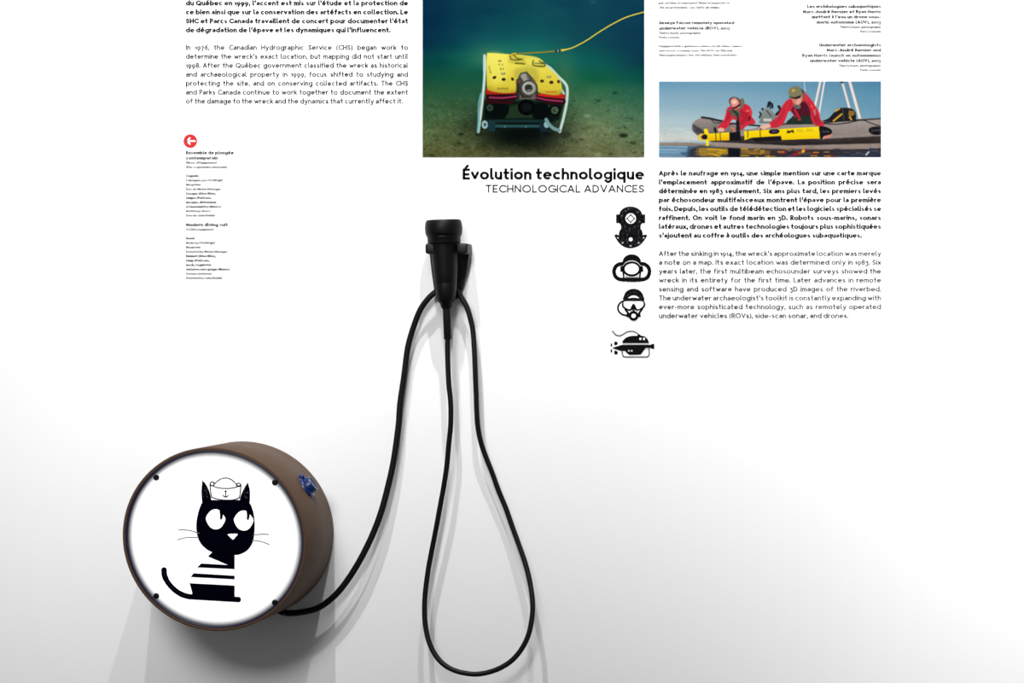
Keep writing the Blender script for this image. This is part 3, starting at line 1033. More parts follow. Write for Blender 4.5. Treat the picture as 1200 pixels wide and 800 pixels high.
# camera
p1.poly(g([(368, 300), (400, 262), (440, 250), (490, 270), (530, 330), (535, 400), (518, 440), (380, 440), (366, 400)]), (40, 42, 34), .95, 2)
ge(392, 300, 26, 22, (60, 50, 34)); ge(388, 302, 12, 12, (150, 70, 50), .8)
ge(500, 300, 16, 14, (120, 90, 40))
p1.poly(g([(385, 260), (400, 235), (450, 225), (480, 260), (505, 320), (500, 410), (430, 420), (395, 380)]), (66, 66, 60), 1, 1.2)
p1.poly(g([(398, 260), (410, 243), (445, 240), (460, 290), (425, 305)]), (150, 148, 140), 1, 1.4)
p1.poly(g([(440, 240), (458, 250), (474, 288), (456, 295)]), (104, 102, 96), .9, 1.2)
ge(465, 358, 70, 66, (58, 58, 52)); ge(466, 355, 56, 54, (132, 132, 122)); ge(462, 352, 46, 44, (176, 176, 164)); ge(464, 355, 34, 32, (70, 72, 64)); ge(462, 350, 22, 20, (40, 42, 38))
ge(466, 372, 14, 6, (150, 150, 140), .7)
p1.poly(g([(392, 395), (410, 430), (480, 430), (500, 410), (515, 395), (520, 440), (392, 440)]), (110, 96, 96), .9, 1.4)
ge(447, 505, 68, 62, (5, 7, 8)); ge(447, 505, 40, 36, (14, 20, 22))
o = p1.build('photograph', PRINT_GAIN)
tag(o, 'large underwater photograph of a yellow robot over a green river bed', 'photograph', 'printed photographs on the wall')

# --- photograph 2: two people in a rubber boat with a yellow drone
p2 = Paint(772.2, 1032.4, 95.4, 184)
c_ = lambda pts: fr(765, 90, 4.364, pts)
a_ = lambda pts: fr(810, 94, 8.7, pts)
b_ = lambda pts: fr(890, 94, 8.0, pts)
p2.grid([772, 840, 900, 960, 1032], [95, 120, 145, 164, 170, 184], [
    [(88, 148, 186), (90, 150, 188), (86, 148, 186), (80, 144, 184), (66, 134, 178)],
    [(122, 170, 198), (120, 168, 196), (112, 164, 194), (100, 158, 190), (84, 148, 186)],
    [(160, 194, 210), (154, 190, 208), (140, 182, 204), (122, 172, 198), (100, 160, 192)],
    [(190, 206, 208), (184, 204, 208), (170, 196, 206), (150, 186, 202), (130, 176, 200)],
    [(120, 160, 186), (110, 140, 160), (60, 70, 80), (60, 66, 74), (60, 80, 100)],
    [(64, 104, 142), (52, 66, 84), (40, 40, 48), (40, 44, 52), (40, 70, 100)]])
p2.C += (np.clip((168 - p2.Y) / 6, 0, 1)[..., None]) * np.array([16, 2, -9])
p2.noise(1.6, 1.2, 21)
# far shore
p2.poly(c_([(33, 337), (140, 335), (240, 340), (330, 348), (330, 354), (33, 350)]), (150, 128, 112), .95, 1)
p2.line(c_([(33, 351), (330, 353)]), .8, (96, 96, 96), .7)
# masts
for pts, wd in ((b_([(572, 8), (520, 245)]), 2.6), (b_([(610, 8), (555, 330)]), 1.9), (b_([(775, 8), (845, 262)]), 2.8), (b_([(845, 8), (945, 365)]), 3.4), (b_([(418, 8), (430, 105)]), 1.0)):
    p2.line(pts, wd, (236, 228, 222) if wd > 1 else (190, 205, 215))
p2.line(b_([(586, 8), (534, 245)]), .8, (150, 140, 136), .7)
p2.line(b_([(862, 8), (960, 362)]), .8, (140, 124, 116), .8)
p2.line(b_([(790, 30), (856, 262)]), .7, (150, 140, 134), .8)
p2.ell(*b_([(775, 18)])[0], 2.2, 1.4, (60, 44, 40))
# boat: bow tube and side tube
p2.poly(a_(catmull([(8, 470), (30, 420), (90, 385), (130, 372), (230, 385), (320, 415), (420, 440), (520, 470), (520, 560), (180, 600), (80, 565), (20, 520)], 5, True)), (158, 146, 140), 1, 1, (92, 86, 84))
for k in range(6):
    p2.line(a_([(12 + k * 9, 452 + k * 14), (100 + k * 8, 502 + k * 12)]), .9, (52, 54, 60), .9)
p2.poly(a_([(8, 470), (28, 450), (130, 510), (110, 560), (60, 560), (20, 520)]), (64, 66, 74), .55, 1.5)
p2.line(a_(catmull([(110, 378), (180, 388), (250, 404), (330, 420)], 4)), 2.4, (38, 40, 46))
p2.line(a_([(200, 395), (235, 435), (320, 436)]), 1.0, (50, 50, 56))
p2.poly(c_([(520, 262), (600, 240), (700, 232), (870, 232), (1000, 216), (1166, 210), (1166, 372), (760, 376), (500, 372), (330, 360), (270, 318), (300, 300)]), (150, 138, 132), 1, 1)
p2.poly(c_([(860, 240), (1166, 222), (1166, 300), (900, 308)]), (164, 152, 146), 1, 1, (140, 128, 122))
p2.poly(c_([(480, 300), (860, 318), (1166, 302), (1166, 342), (700, 352), (300, 332), (290, 322)]), (64, 56, 54), 1, 1.4, (40, 36, 36))
p2.poly(c_([(300, 335), (500, 345), (700, 353), (1166, 340), (1166, 368), (760, 376), (500, 374), (350, 362)]), (150, 134, 124), 1, 1.4)
p2.line(c_([(330, 362), (520, 376), (760, 378), (1166, 370)]), 1.4, (58, 50, 48))
p2.line(b_([(0, 445), (240, 410), (520, 405), (640, 395), (800, 380), (960, 372), (1140, 358)]), 1.3, (34, 32, 36))
p2.line(b_(catmull([(600, 405), (720, 412), (850, 395), (960, 372), (1040, 400), (1135, 432)], 4)), 1.1, (30, 30, 34))
p2.poly(b_(catmull([(1022, 470), (1050, 440), (1138, 438), (1138, 505), (1060, 508)], 4, True)), (24, 24, 30), 1, 1)
p2.line(b_([(1060, 470), (1136, 468)]), 1.1, (90, 90, 96), .8)
p2.line(a_([(330, 470), (420, 440), (600, 455), (700, 465)]), 2.0, (40, 38, 42))
# box and gear in the middle
p2.poly(a_([(740, 282), (800, 290), (870, 360), (880, 400), (830, 440), (690, 440), (712, 350)]), (136, 144, 140), 1, 1, (112, 120, 116))
p2.poly(a_([(735, 388), (822, 392), (820, 420), (738, 418)]), (206, 204, 196), .9, 1)
p2.line(a_([(770, 310), (812, 365)]), 1.4, (60, 70, 80))
p2.poly(a_([(770, 280), (780, 225), (800, 212), (835, 240), (838, 285), (820, 290), (812, 250), (800, 245), (790, 275)]), (26, 30, 40), 1, 1)
p2.line(a_([(800, 240), (806, 285)]), 1.6, (30, 34, 44))
p2.line(a_([(700, 325), (712, 345), (695, 380)]), 1.8, (34, 34, 44))
p2.ell(*a_([(726, 295)])[0], 1.3, 1.6, (60, 40, 60))
p2.line(b_([(180, 245), (200, 280), (160, 320)]), 3.0, (26, 30, 36))
# bag at the stern
p2.poly(b_(catmull([(590, 385), (650, 355), (700, 300), (750, 262), (850, 262), (900, 300), (905, 360), (900, 378), (700, 388)], 4, True)), (34, 32, 34), 1, 1)
p2.line(b_([(695, 380), (770, 318)]), 2.2, (206, 158, 50)); p2.line(b_([(712, 290), (750, 268)]), 1.8, (214, 168, 50))
p2.poly(b_([(840, 280), (885, 290), (895, 320), (850, 345), (832, 320)]), (150, 108, 50), .95, 1); p2.line(b_([(845, 345), (862, 368)]), 2, (206, 168, 60))
p2.line(b_([(780, 262), (790, 372)]), 1.0, (80, 70, 60))
# left person: red jacket, bald, leaning over
R1, R2 = (206, 44, 62), (150, 26, 44)
p2.poly(a_(catmull([(400, 265), (365, 290), (350, 350), (330, 410), (285, 460), (272, 488), (330, 500), (380, 470), (420, 400), (470, 420), (500, 440), (480, 500), (460, 520),
                    (520, 500), (560, 470), (600, 450), (655, 440), (640, 400), (618, 370), (622, 330), (600, 270), (545, 238), (500, 240)], 4, True)), R1, 1, 1)
p2.poly(a_(catmull([(500, 300), (560, 330), (600, 370), (590, 400), (530, 450), (500, 440), (520, 380)], 4, True)), R2, .55, 2)
p2.poly(a_(catmull([(380, 310), (400, 340), (380, 400), (330, 450), (310, 460), (350, 390)], 4, True)), R2, .45, 2)
p2.line(a_([(600, 375), (588, 410)]), 1.6, (60, 20, 30))
p2.poly(a_(catmull([(500, 190), (530, 185), (542, 230), (520, 280), (490, 300), (460, 300), (480, 240)], 4, True)), (112, 106, 86), 1, 1)
p2.poly(a_(catmull([(390, 290), (430, 300), (490, 310), (500, 350), (450, 380), (410, 350), (385, 320)], 4, True)), (92, 88, 74), 1, 1)
p2.line(a_([(430, 310), (470, 345), (480, 400)]), 2.4, (40, 50, 48))
p2.poly(a_(catmull([(385, 215), (400, 182), (440, 170), (480, 185), (500, 225), (490, 260), (440, 290), (410, 270)], 4, True)), (60, 42, 44), 1, 1)
p2.poly(a_(catmull([(398, 215), (415, 188), (445, 178), (475, 200), (492, 240), (485, 285), (450, 300), (418, 278)], 4, True)), (222, 140, 120), 1, 1)
p2.ell(*a_([(440, 222)])[0], 3.0, 2.2, (244, 208, 194), .9, 2)
p2.line(a_([(425, 285), (460, 275), (492, 252)]), 1.9, (26, 16, 22))
p2.line(a_([(450, 295), (480, 290)]), 1.4, (176, 88, 80))
p2.poly(a_(catmull([(270, 500), (300, 484), (335, 496), (335, 520), (285, 525)], 4, True)), (226, 170, 150), 1, 1)
p2.line(a_([(475, 425), (478, 520)]), 4.2, (26, 32, 32))
p2.line(a_([(410, 490), (440, 500), (430, 520)]), 2.4, (200, 120, 100))
p2.line(a_([(240, 490), (250, 525)]), 3.0, (34, 34, 40))
# right person: cap, red jacket, reaching along the drone
p2.poly(b_(catmull([(250, 400), (300, 350), (330, 330), (480, 330), (520, 400), (480, 410), (330, 412)], 4, True)), (34, 52, 42), 1, 1)
p2.poly(b_(catmull([(300, 170), (255, 190), (215, 240), (190, 290), (160, 350), (105, 390), (90, 425), (110, 445), (170, 440), (225, 405), (250, 350), (275, 290), (310, 310),
                    (340, 350), (400, 330), (470, 330), (500, 400), (540, 430), (600, 432), (600, 400), (570, 360), (560, 300), (530, 250), (500, 200), (440, 130), (415, 115), (405, 190)], 4, True)), R1, 1, 1)
p2.poly(b_(catmull([(400, 200), (450, 230), (480, 330), (400, 335), (345, 340), (300, 270)], 4, True)), (56, 22, 34), .85, 2)
p2.line(b_([(330, 275), (370, 345)]), 2.6, (190, 40, 56)); p2.ell(*b_([(375, 368)])[0], 1.8, 1.2, (200, 40, 56))
p2.poly(b_(catmull([(215, 250), (235, 270), (205, 350), (160, 400), (130, 400), (180, 340)], 4, True)), R2, .5, 2)
p2.poly(b_(catmull([(500, 300), (540, 320), (575, 390), (560, 425), (520, 390)], 4, True)), R2, .5, 2)
p2.ell(*b_([(517, 305)])[0], 1.3, 3.4, (172, 130, 150), .9); p2.ell(*b_([(516, 282)])[0], 1.2, 1.2, (206, 120, 70), .9)
p2.poly(b_(catmull([(385, 80), (412, 110), (415, 180), (395, 200), (385, 150)], 4, True)), (120, 96, 80), 1, 1)
p2.line(b_([(388, 85), (414, 112)]), 1.6, (36, 28, 34))
p2.poly(b_(catmull([(300, 160), (390, 130), (398, 190), (370, 230), (330, 225), (308, 195)], 4, True)), (206, 128, 108), 1, 1)
p2.poly(b_(catmull([(345, 190), (390, 170), (380, 220), (345, 228)], 4, True)), (226, 170, 150), .8, 1.2)
p2.line(b_([(300, 160), (340, 168), (378, 156)]), 2.2, (20, 16, 22))
p2.poly(b_(catmull([(278, 150), (272, 100), (300, 65), (345, 54), (385, 75), (398, 130), (340, 150), (290, 162)], 4, True)), (126, 124, 92), 1, 1)
p2.line(b_([(280, 156), (330, 160), (392, 140)]), 1.3, (84, 82, 60))
p2.ell(*b_([(318, 96)])[0], 2.0, 1.7, (206, 160, 70))
p2.poly(b_(catmull([(315, 220), (350, 240), (380, 225), (385, 260), (350, 268), (325, 250)], 4, True)), (104, 106, 96), 1, 1)
p2.line(b_([(345, 245), (360, 262)]), 1.2, (60, 90, 130))
p2.poly(b_(catmull([(0, 440), (40, 415), (90, 410), (105, 435), (60, 455), (30, 470), (5, 460)], 4, True)), (232, 178, 156), 1, 1)
p2.line(b_([(10, 455), (30, 470)]), 1.3, (60, 30, 36))
# creases, tube seams
for pts, c in ((a_([(540, 262), (575, 330), (560, 400)]), (170, 30, 50)), (a_([(520, 300), (500, 380), (510, 430)]), (150, 26, 44)), (a_([(360, 330), (345, 400), (310, 450)]), (230, 70, 84)),
               (a_([(600, 290), (608, 350)]), (228, 66, 80)), (a_([(400, 330), (385, 400)]), (150, 26, 44)), (b_([(430, 150), (480, 230), (520, 330)]), (232, 74, 88)), (b_([(230, 250), (200, 320), (150, 390)]), (232, 74, 88)),
               (b_([(300, 190), (280, 260)]), (150, 26, 44)), (b_([(460, 200), (500, 300), (530, 390)]), (150, 26, 44)), (b_([(310, 290), (330, 330), (360, 350)]), (120, 20, 36)), (b_([(255, 205), (215, 300)]), (180, 34, 52))):
    p2.line(pts, 1.1, c, .65, 1.4)
p2.ell(*a_([(575, 312)])[0], 1.8, .9, (226, 130, 100), .8); p2.ell(*b_([(490, 245)])[0], 2.0, .8, (222, 120, 80), .7, rot=50)
for k in range(7):
    u = 700 + k * 70
    p2.line(b_([(u, 405), (u + 6, 525)]), .6, (128, 118, 112), .5)
bm_ = np.clip((p2.Y - 140) / 12, 0, 1)
p2.noise(5, .7, 31, bm_)
p2.noise(4, 2.2, 32, bm_, 3)
# yellow drone
YD = (250, 220, 26)
p2.poly(a_([(130, 495), (165, 495), (182, 555), (180, 620), (180, 668), (150, 668), (150, 600), (135, 545)]), YD, 1, 1)
p2.ell(*a_([(108, 580)])[0], 4.4, 4.3, (236, 196, 40)); p2.ell(*a_([(118, 580)])[0], 2.4, 2.6, (150, 120, 110)); p2.ell(*a_([(140, 578)])[0], 3.6, 3.0, (30, 26, 36))
p2.poly(a_([(168, 545), (390, 530), (392, 612), (175, 618), (164, 580)]), YD, 1, 1, (232, 178, 10))
p2.poly(a_([(388, 533), (500, 525), (505, 615), (392, 616)]), (22, 22, 28), 1, 1)
p2.poly(b_([(-145, 478), (560, 434), (570, 545), (205, 560), (200, 520), (-75, 540), (-140, 562)]), YD, 1, 1, (244, 204, 12))
p2.poly(b_([(-75, 540), (200, 522), (210, 562), (-40, 575)]), (30, 26, 28), 1, 1)
for u, v0, v1 in ((250, 540, 614), (295, 536, 612), (575, 518, 580), (702, 512, 575)):
    p2.line(a_([(u, v0), (u + 3, v1)]), .9, (60, 46, 20))
p2.poly(b_(catmull([(88, 480), (110, 462), (170, 460), (188, 480), (165, 500), (105, 502)], 4, True)), (30, 22, 34), 1, 1)
p2.ell(*b_([(138, 480)])[0], 3.2, 1.1, (90, 76, 120), .8)
p2.line(b_([(262, 492), (268, 474), (278, 490), (300, 474), (318, 488), (312, 470)]), 1.5, (30, 26, 20))
p2.line(b_([(278, 480), (310, 480)]), .9, (30, 26, 20))
for q in ((352, 468, 406), (352, 482, 410), (445, 464, 500), (445, 476, 506)):
    p2.line(b_([(q[0], q[1]), (q[2], q[1] - 1)]), .6, (190, 160, 30))
p2.poly(b_(catmull([(560, 434), (620, 436), (670, 460), (680, 485), (660, 520), (600, 545), (570, 545), (564, 490)], 4, True)), (26, 26, 30), 1, 1)
p2.line(b_([(590, 480), (650, 482)]), 1.8, (84, 84, 88), .7)
for k in range(4):
    p2.line(b_([(600 + k * 20, 545 - k * 6), (612 + k * 20, 528 - k * 5)]), 1.9, (232, 150, 130))
p2.line(b_([(600, 535), (670, 515)]), 1.8, (216, 130, 110), .8)
# reflections on the water
wy = 90 + 372 / 4.364
rg = random.Random(9)
p2.poly(c_([(240, 352), (400, 364), (1166, 374), (1166, 410), (190, 410), (190, 372)]), (52, 44, 50), .75, 2)
for k in range(120):
    v = 366 + 44 * rg.random()
    u = 195 + 960 * rg.random()
    L = 10 + 30 * rg.random()
    if u < 390 or 450 < u < 600:
        c = rg.choice([(222, 170, 30), (236, 186, 40), (60, 50, 40), (190, 120, 30), (30, 34, 44)])
    elif u < 450:
        c = rg.choice([(16, 18, 24), (24, 26, 34)])
    elif u < 900:
        c = rg.choice([(180, 40, 40), (214, 150, 40), (36, 44, 56), (96, 86, 84), (30, 90, 130), (60, 30, 36), (224, 176, 50)])
    else:
        c = rg.choice([(70, 90, 110), (40, 70, 100), (100, 90, 86), (30, 60, 96), (44, 40, 44)])
    p2.line(c_([(u, v), (u + L, v + rg.uniform(-2, 2))]), .9 + .6 * rg.random(), c, .8, 1.1)
p2.poly(c_([(225, 362), (385, 366), (385, 398), (215, 404)]), (224, 172, 36), .55, 2)
p2.poly(c_([(450, 370), (600, 378), (600, 398), (450, 398)]), (220, 160, 40), .4, 2)
p2.poly(c_([(385, 362), (445, 366), (445, 410), (385, 410)]), (16, 18, 24), .85, 1.5)
for k in range(9):
    v = 356 + k * 6.2
    p2.line(c_([(33, v), (120 + 70 * rg.random(), v + 1)]), 1.1, rg.choice([(120, 158, 184), (70, 110, 146), (150, 184, 204)]), .8)
    p2.line(c_([(180, v + 3), (235, v + 4)]), .9, (40, 50, 64), .8)
p2.line(b_([(410, 620), (415, 660)]), 1.8, (196, 140, 60)); p2.ell(*b_([(410, 665)])[0], 2.0, 1.6, (236, 180, 50))
p2.line(b_([(1000, 700), (1025, 672)]), 1.6, (222, 212, 200))
o = p2.build('photograph', PRINT_GAIN)
tag(o, 'wide photograph of two people in red jackets launching a yellow drone', 'photograph', 'printed photographs on the wall')

# ------------------------------------------------------------------ drum light box
DEP = 0.150                            # depth of the drum
CX, CZ = 0.2890, wz(619.5)             # its centre on the wall
RR = 0.1025
SH = 0.045                             # the drum is a touch out of round


def drum(x, z, d):
    """offset from the centre -> world, with the slight lean of the shell"""
    return Vector((CX + x, -d, CZ + z - SH * x))


M_SHELL = mat('bronze_brown_paint', (80, 60, 45), 0.6, spec=0.12)
add_bump(M_SHELL, 900, 0.08, 0.0004)
M_BEZEL = mat('dark_navy_gasket', (22, 20, 50), 0.5, spec=0.35)
M_BLACKP = mat('black_plastic', (8, 7, 7), 0.45, spec=0.16)
M_BRACKET = mat('black_bracket_plastic', (16, 13, 11), 0.5, spec=0.25)
M_CORD = mat('black_rubber_cord', (6, 6, 6), 0.45, spec=0.2)
M_BLUE = mat('blue_plastic', (7, 34, 84), 0.32, spec=0.4)
M_PRINT_B = mat('black_translucent_print', (3, 3, 14), 0.8, spec=0.0)
M_PRINT_G = mat('grey_print', (84, 84, 88), 0.5, spec=0.2)
# lit acrylic with edge dimming painted into its colour and emission
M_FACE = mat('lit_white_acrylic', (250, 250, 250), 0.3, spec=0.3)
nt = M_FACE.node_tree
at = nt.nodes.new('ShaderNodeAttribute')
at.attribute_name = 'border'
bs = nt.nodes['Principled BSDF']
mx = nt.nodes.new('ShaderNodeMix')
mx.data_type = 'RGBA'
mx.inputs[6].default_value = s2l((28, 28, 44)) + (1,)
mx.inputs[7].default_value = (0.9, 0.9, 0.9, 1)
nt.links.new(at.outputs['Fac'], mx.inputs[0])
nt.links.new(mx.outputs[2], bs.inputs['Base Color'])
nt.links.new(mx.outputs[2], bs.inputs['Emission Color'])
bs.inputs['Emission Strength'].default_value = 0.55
M_LIT = mat('lit_white_print', (244, 244, 244), 0.3, spec=0.3, emit=0.55)

lamp = thing('drum_light_box', (CX, 0, CZ), 'round brown drum light box, its lit face showing a black cat in sailor hat', 'lamp')


def drum_ring(prof, name, m, smooth, n=160, closeprof=False, parent=lamp):
    bm = bmesh.new()
    rings = []
    for r, d in prof:
        rings.append([bm.verts.new(drum(r * math.cos(2 * math.pi * k / n), r * math.sin(2 * math.pi * k / n), d)) for k in range(n)])
    pr = list(zip(rings, rings[1:]))
    if closeprof:
        pr.append((rings[-1], rings[0]))
    for a, b in pr:
        for k in range(n):
            bm.faces.new((a[k], a[(k + 1) % n], b[(k + 1) % n], b[k]))
    return obj(name, bm, m, parent, smooth, origin=(CX, 0, CZ))


drum_ring([(RR - .004, .0015), (RR - .0006, .0015), (RR, .0025), (RR, DEP - .0009), (RR - .0004, DEP - .0002), (RR - .0011, DEP), (RR - .0024, DEP),
           (RR - .0030, DEP - .0006), (RR - .0031, DEP - .012), (RR - .004, DEP - .013)], 'housing', M_SHELL, 35, closeprof=True)
drum_ring([(RR - .0031, DEP - .0012), (RR - .0042, DEP - .0009), (RR - .0050, DEP - .0016), (RR - .0050, DEP - .008), (RR - .0031, DEP - .008)],
          'bezel_ring', M_BEZEL, 40, closeprof=True)
# back plate
bm = bmesh.new()
n = 96
vs_ = [bm.verts.new(drum((RR - .004) * math.cos(2 * math.pi * k / n), (RR - .004) * math.sin(2 * math.pi * k / n), .0018)) for k in range(n)]
bm.faces.new(vs_)
obj('back_plate', bm, M_SHELL, lamp, origin=(CX, 0, CZ))
# face disc
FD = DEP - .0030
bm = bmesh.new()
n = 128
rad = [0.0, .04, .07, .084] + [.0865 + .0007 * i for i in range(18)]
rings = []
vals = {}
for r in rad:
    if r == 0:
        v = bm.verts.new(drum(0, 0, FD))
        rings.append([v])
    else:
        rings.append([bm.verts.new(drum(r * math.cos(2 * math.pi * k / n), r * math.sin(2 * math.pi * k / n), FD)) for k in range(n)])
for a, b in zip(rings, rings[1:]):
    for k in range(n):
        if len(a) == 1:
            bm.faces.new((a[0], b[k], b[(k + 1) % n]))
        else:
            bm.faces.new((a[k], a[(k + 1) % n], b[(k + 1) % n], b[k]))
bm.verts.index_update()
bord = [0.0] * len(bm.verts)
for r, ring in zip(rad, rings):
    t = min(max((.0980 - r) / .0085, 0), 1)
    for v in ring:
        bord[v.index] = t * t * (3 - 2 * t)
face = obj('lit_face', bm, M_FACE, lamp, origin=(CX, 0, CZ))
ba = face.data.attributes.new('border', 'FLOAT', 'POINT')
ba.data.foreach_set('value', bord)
face['label'] = 'white glowing acrylic face with a soft dark edge'
# screws
for px, py in ((183.2, 559.3), (322.2, 565.2), (183.2, 698), (322.2, 705.6)):
    c = P(px, py, FD)
    bm = bmesh.new()
    Mx = Matrix.Translation(c) @ Matrix.Rotation(math.radians(90), 4, 'X')
    lathe(bm, [(.0033, -.002), (.0033, .0008), (.0030, .0016), (.0018, .0024), (.0016, .0012), (0, .0012)], Mx, 20)
    s = obj('screw', bm, M_BLACKP, lamp, 50, origin=c)

# the cat on the face (0 black, 1 lit white, 2 grey); crop 180,540 x4.444
f = lambda pts: fr(180, 540, 4.444, pts)
F = Flat()
head = catmull([(300, 203), (258, 212), (236, 255), (223, 320), (226, 380), (246, 430), (290, 468), (350, 486), (400, 489), (445, 487), (490, 463),
                (517, 420), (526, 360), (525, 300), (515, 250), (495, 214), (450, 203), (370, 205)], 5, True)
F.fill(f(head), 0, 0)
F.fill(f([(254, 99)] + catmull([(254, 99), (249, 160), (254, 235)], 4)[1:] + [(310, 215)] + catmull([(300, 200), (291, 160), (274, 124), (254, 99)], 4)[:-1]), 0, .00002)
F.fill(f([(491, 110)] + catmull([(491, 110), (502, 160), (500, 235)], 4)[1:] + [(450, 215)] + catmull([(450, 195), (458, 170), (472, 140), (491, 110)], 4)[:-1]), 0, .00002)
F.fill(f([(303, 470), (305, 474), (283, 497), (386, 541), (422, 545), (422, 480), (400, 460)]), 0, .00003)
F.fill(f([(248, 533), (386, 541), (422, 545), (422, 563), (227, 554)]), 0, .00004)
F.fill(f([(208, 584), (422, 597), (422, 616), (193, 604)]), 0, 0)
F.fill(f([(187, 636), (422, 648), (422, 715), (200, 715), (201, 690), (196, 665)]), 0, 0)
F.stroke(f([(184, 706), (300, 713), (441, 721)]), 28 / 4.444, mi=0, lift=.00006)
F.fill(f(ell(441, 721, 14.5, n=16)), 0, .00008)
tl = catmull([(54, 567), (58, 600), (80, 640), (115, 675), (150, 696), (188, 707)], 5)
F.stroke(f(tl), [29 / 4.444] * 8 + [27 / 4.444] * 10 + [28 / 4.444] * 20, mi=0, lift=.0001)
F.fill(f(ell(54, 567, 14.6, n=16)), 0, .00012)
# speckles on ears and tail
rg = random.Random(3)
for k in range(34):
    if k % 2:
        cx, cy = 270 + rg.uniform(-12, 16), 165 + rg.uniform(-30, 28)
    else:
        cx, cy = 480 + rg.uniform(-14, 12), 168 + rg.uniform(-28, 26)
    F.fill(f(ell(cx, cy, rg.uniform(1.0, 2.6), rg.uniform(1.0, 3.4), n=6)), 2, .0002)
for k in range(12):
    q = tl[2 + 2 * k] if 2 + 2 * k < len(tl) else tl[-1]
    F.fill(f(ell(q[0] + rg.uniform(-2, 4), q[1] + rg.uniform(-3, 3), 2, 1.4, n=6)), 2, .0002)
# eyes, pupils, nose
for dx, dy in ((0, 0), (146, 7)):
    F.fill(f([(p[0] + dx, p[1] + dy) for p in catmull([(272, 299), (290, 266), (312, 252), (336, 253), (356, 272), (374, 302), (356, 340), (335, 354), (310, 353), (288, 336)], 5, True)]), 1, .0002)
F.fill(f(catmull([(344, 258), (358, 264), (361, 282), (355, 303), (346, 303), (346, 280)], 4, True)), 0, .0004)
F.fill(f(catmull([(484, 258), (498, 266), (500, 284), (495, 304), (486, 304), (486, 282)], 4, True)), 0, .0004)
F.fill(f(catmull([(386, 382), (412, 379), (438, 380), (428, 394), (414, 409), (404, 402)], 3, True)), 1, .0002)
# whiskers
for pts in ([(128, 357), (180, 360), (240, 376)], [(124, 411), (165, 399), (235, 397)], [(516, 386), (560, 381), (600, 382)], [(512, 412), (560, 419), (604, 435)]):
    F.stroke(f(catmull(pts, 4)), 1.0, mi=2, lift=.0002)
# sailor hat
band = [(294, 124)] + catmull([(294, 124), (297, 160), (302, 188)], 3)[1:] + catmull([(302, 188), (335, 199), (376, 204), (418, 202), (447, 191)], 4)[1:] + [(452, 160), (455, 126)] + \
    catmull([(455, 126), (415, 140), (375, 143), (335, 139), (294, 124)], 4)[1:-1]
F.fill(f(band), 1, .0003)
F.stroke(f(band), 1.35, True, mi=0, lift=.00036)
dome = catmull([(308, 132), (318, 118), (345, 96), (375, 88), (405, 97), (430, 120), (440, 133)], 5)
F.fill(f(dome + [(415, 141), (375, 144), (335, 141)]), 1, .00028)
F.stroke(f(dome), 1.3, mi=0, lift=.0004)
F.stroke(f(ell(305, 119, 11, 10, n=14)), 1.35, True, mi=0, lift=.0004)
F.stroke(f(ell(443, 124, 11, 9, n=14)), 1.35, True, mi=0, lift=.0004)
F.stroke(f([(375, 152), (375, 186)]), 1.3, mi=0, lift=.0004)
F.stroke(f([(369, 158), (381, 158)]), 1.35, mi=0, lift=.0004)
F.stroke(f(catmull([(360, 176), (366, 184), (375, 187), (384, 184), (390, 176)], 3)), 1.35, mi=0, lift=.0004)
cat = F.build('cat_print', [M_PRINT_B, M_LIT, M_PRINT_G], d=FD + .00015, parent=lamp)
cat['label'] = 'black sitting cat with striped shirt, tail and sailor hat'

# gland where the cord leaves the shell
bm = bmesh.new()
tube(bm, [P(313, 699, .013), P(322, 708, .013), P(329, 715, .013), P(333.5, 717.6, .0135)], [.0046, .0050, .0050, .0044], 16)
obj('cord_gland', bm, M_CORD, lamp, 'all', origin=(CX, 0, CZ))

# blue button on the side
ang = math.radians(33.5)
nrm = Vector((math.cos(ang), 0, math.sin(ang)))
base = drum(RR * math.cos(ang), RR * math.sin(ang), .072)
Rm = nrm.to_track_quat('Z', 'Y').to_matrix().to_4x4()
bm = bmesh.new()
lathe(bm, [(0, -.004), (.0135, -.004), (.0135, .0010), (.0128, .0024), (.0112, .0030), (0, .0030)], Matrix.Translation(base) @ Rm, 40)
bt = obj('push_button', bm, M_BLUE, lamp, 40, origin=base)
bt['label'] = 'small blue push button on the shell'
bm = bmesh.new()
lathe(bm, [(.0100, .0028), (.0098, .0088), (.0092, .0098), (.0075, .0098), (.0068, .0090), (0, .0086)], Matrix.Translation(base) @ Rm, 40)
cap_o = obj('button_cap', bm, M_BLUE, bt, 40)
cap_o.location = -base
bm = bmesh.new()
tg = Vector((-math.sin(ang), 0, math.cos(ang)))
c0 = base + tg * .0130 + nrm * .0028
bmesh.ops.create_uvsphere(bm, u_segments=14, v_segments=8, radius=.0034, matrix=Matrix.Translation(c0))
lg = obj('button_lug', bm, M_BLUE, bt, 'all')
lg.location = -base

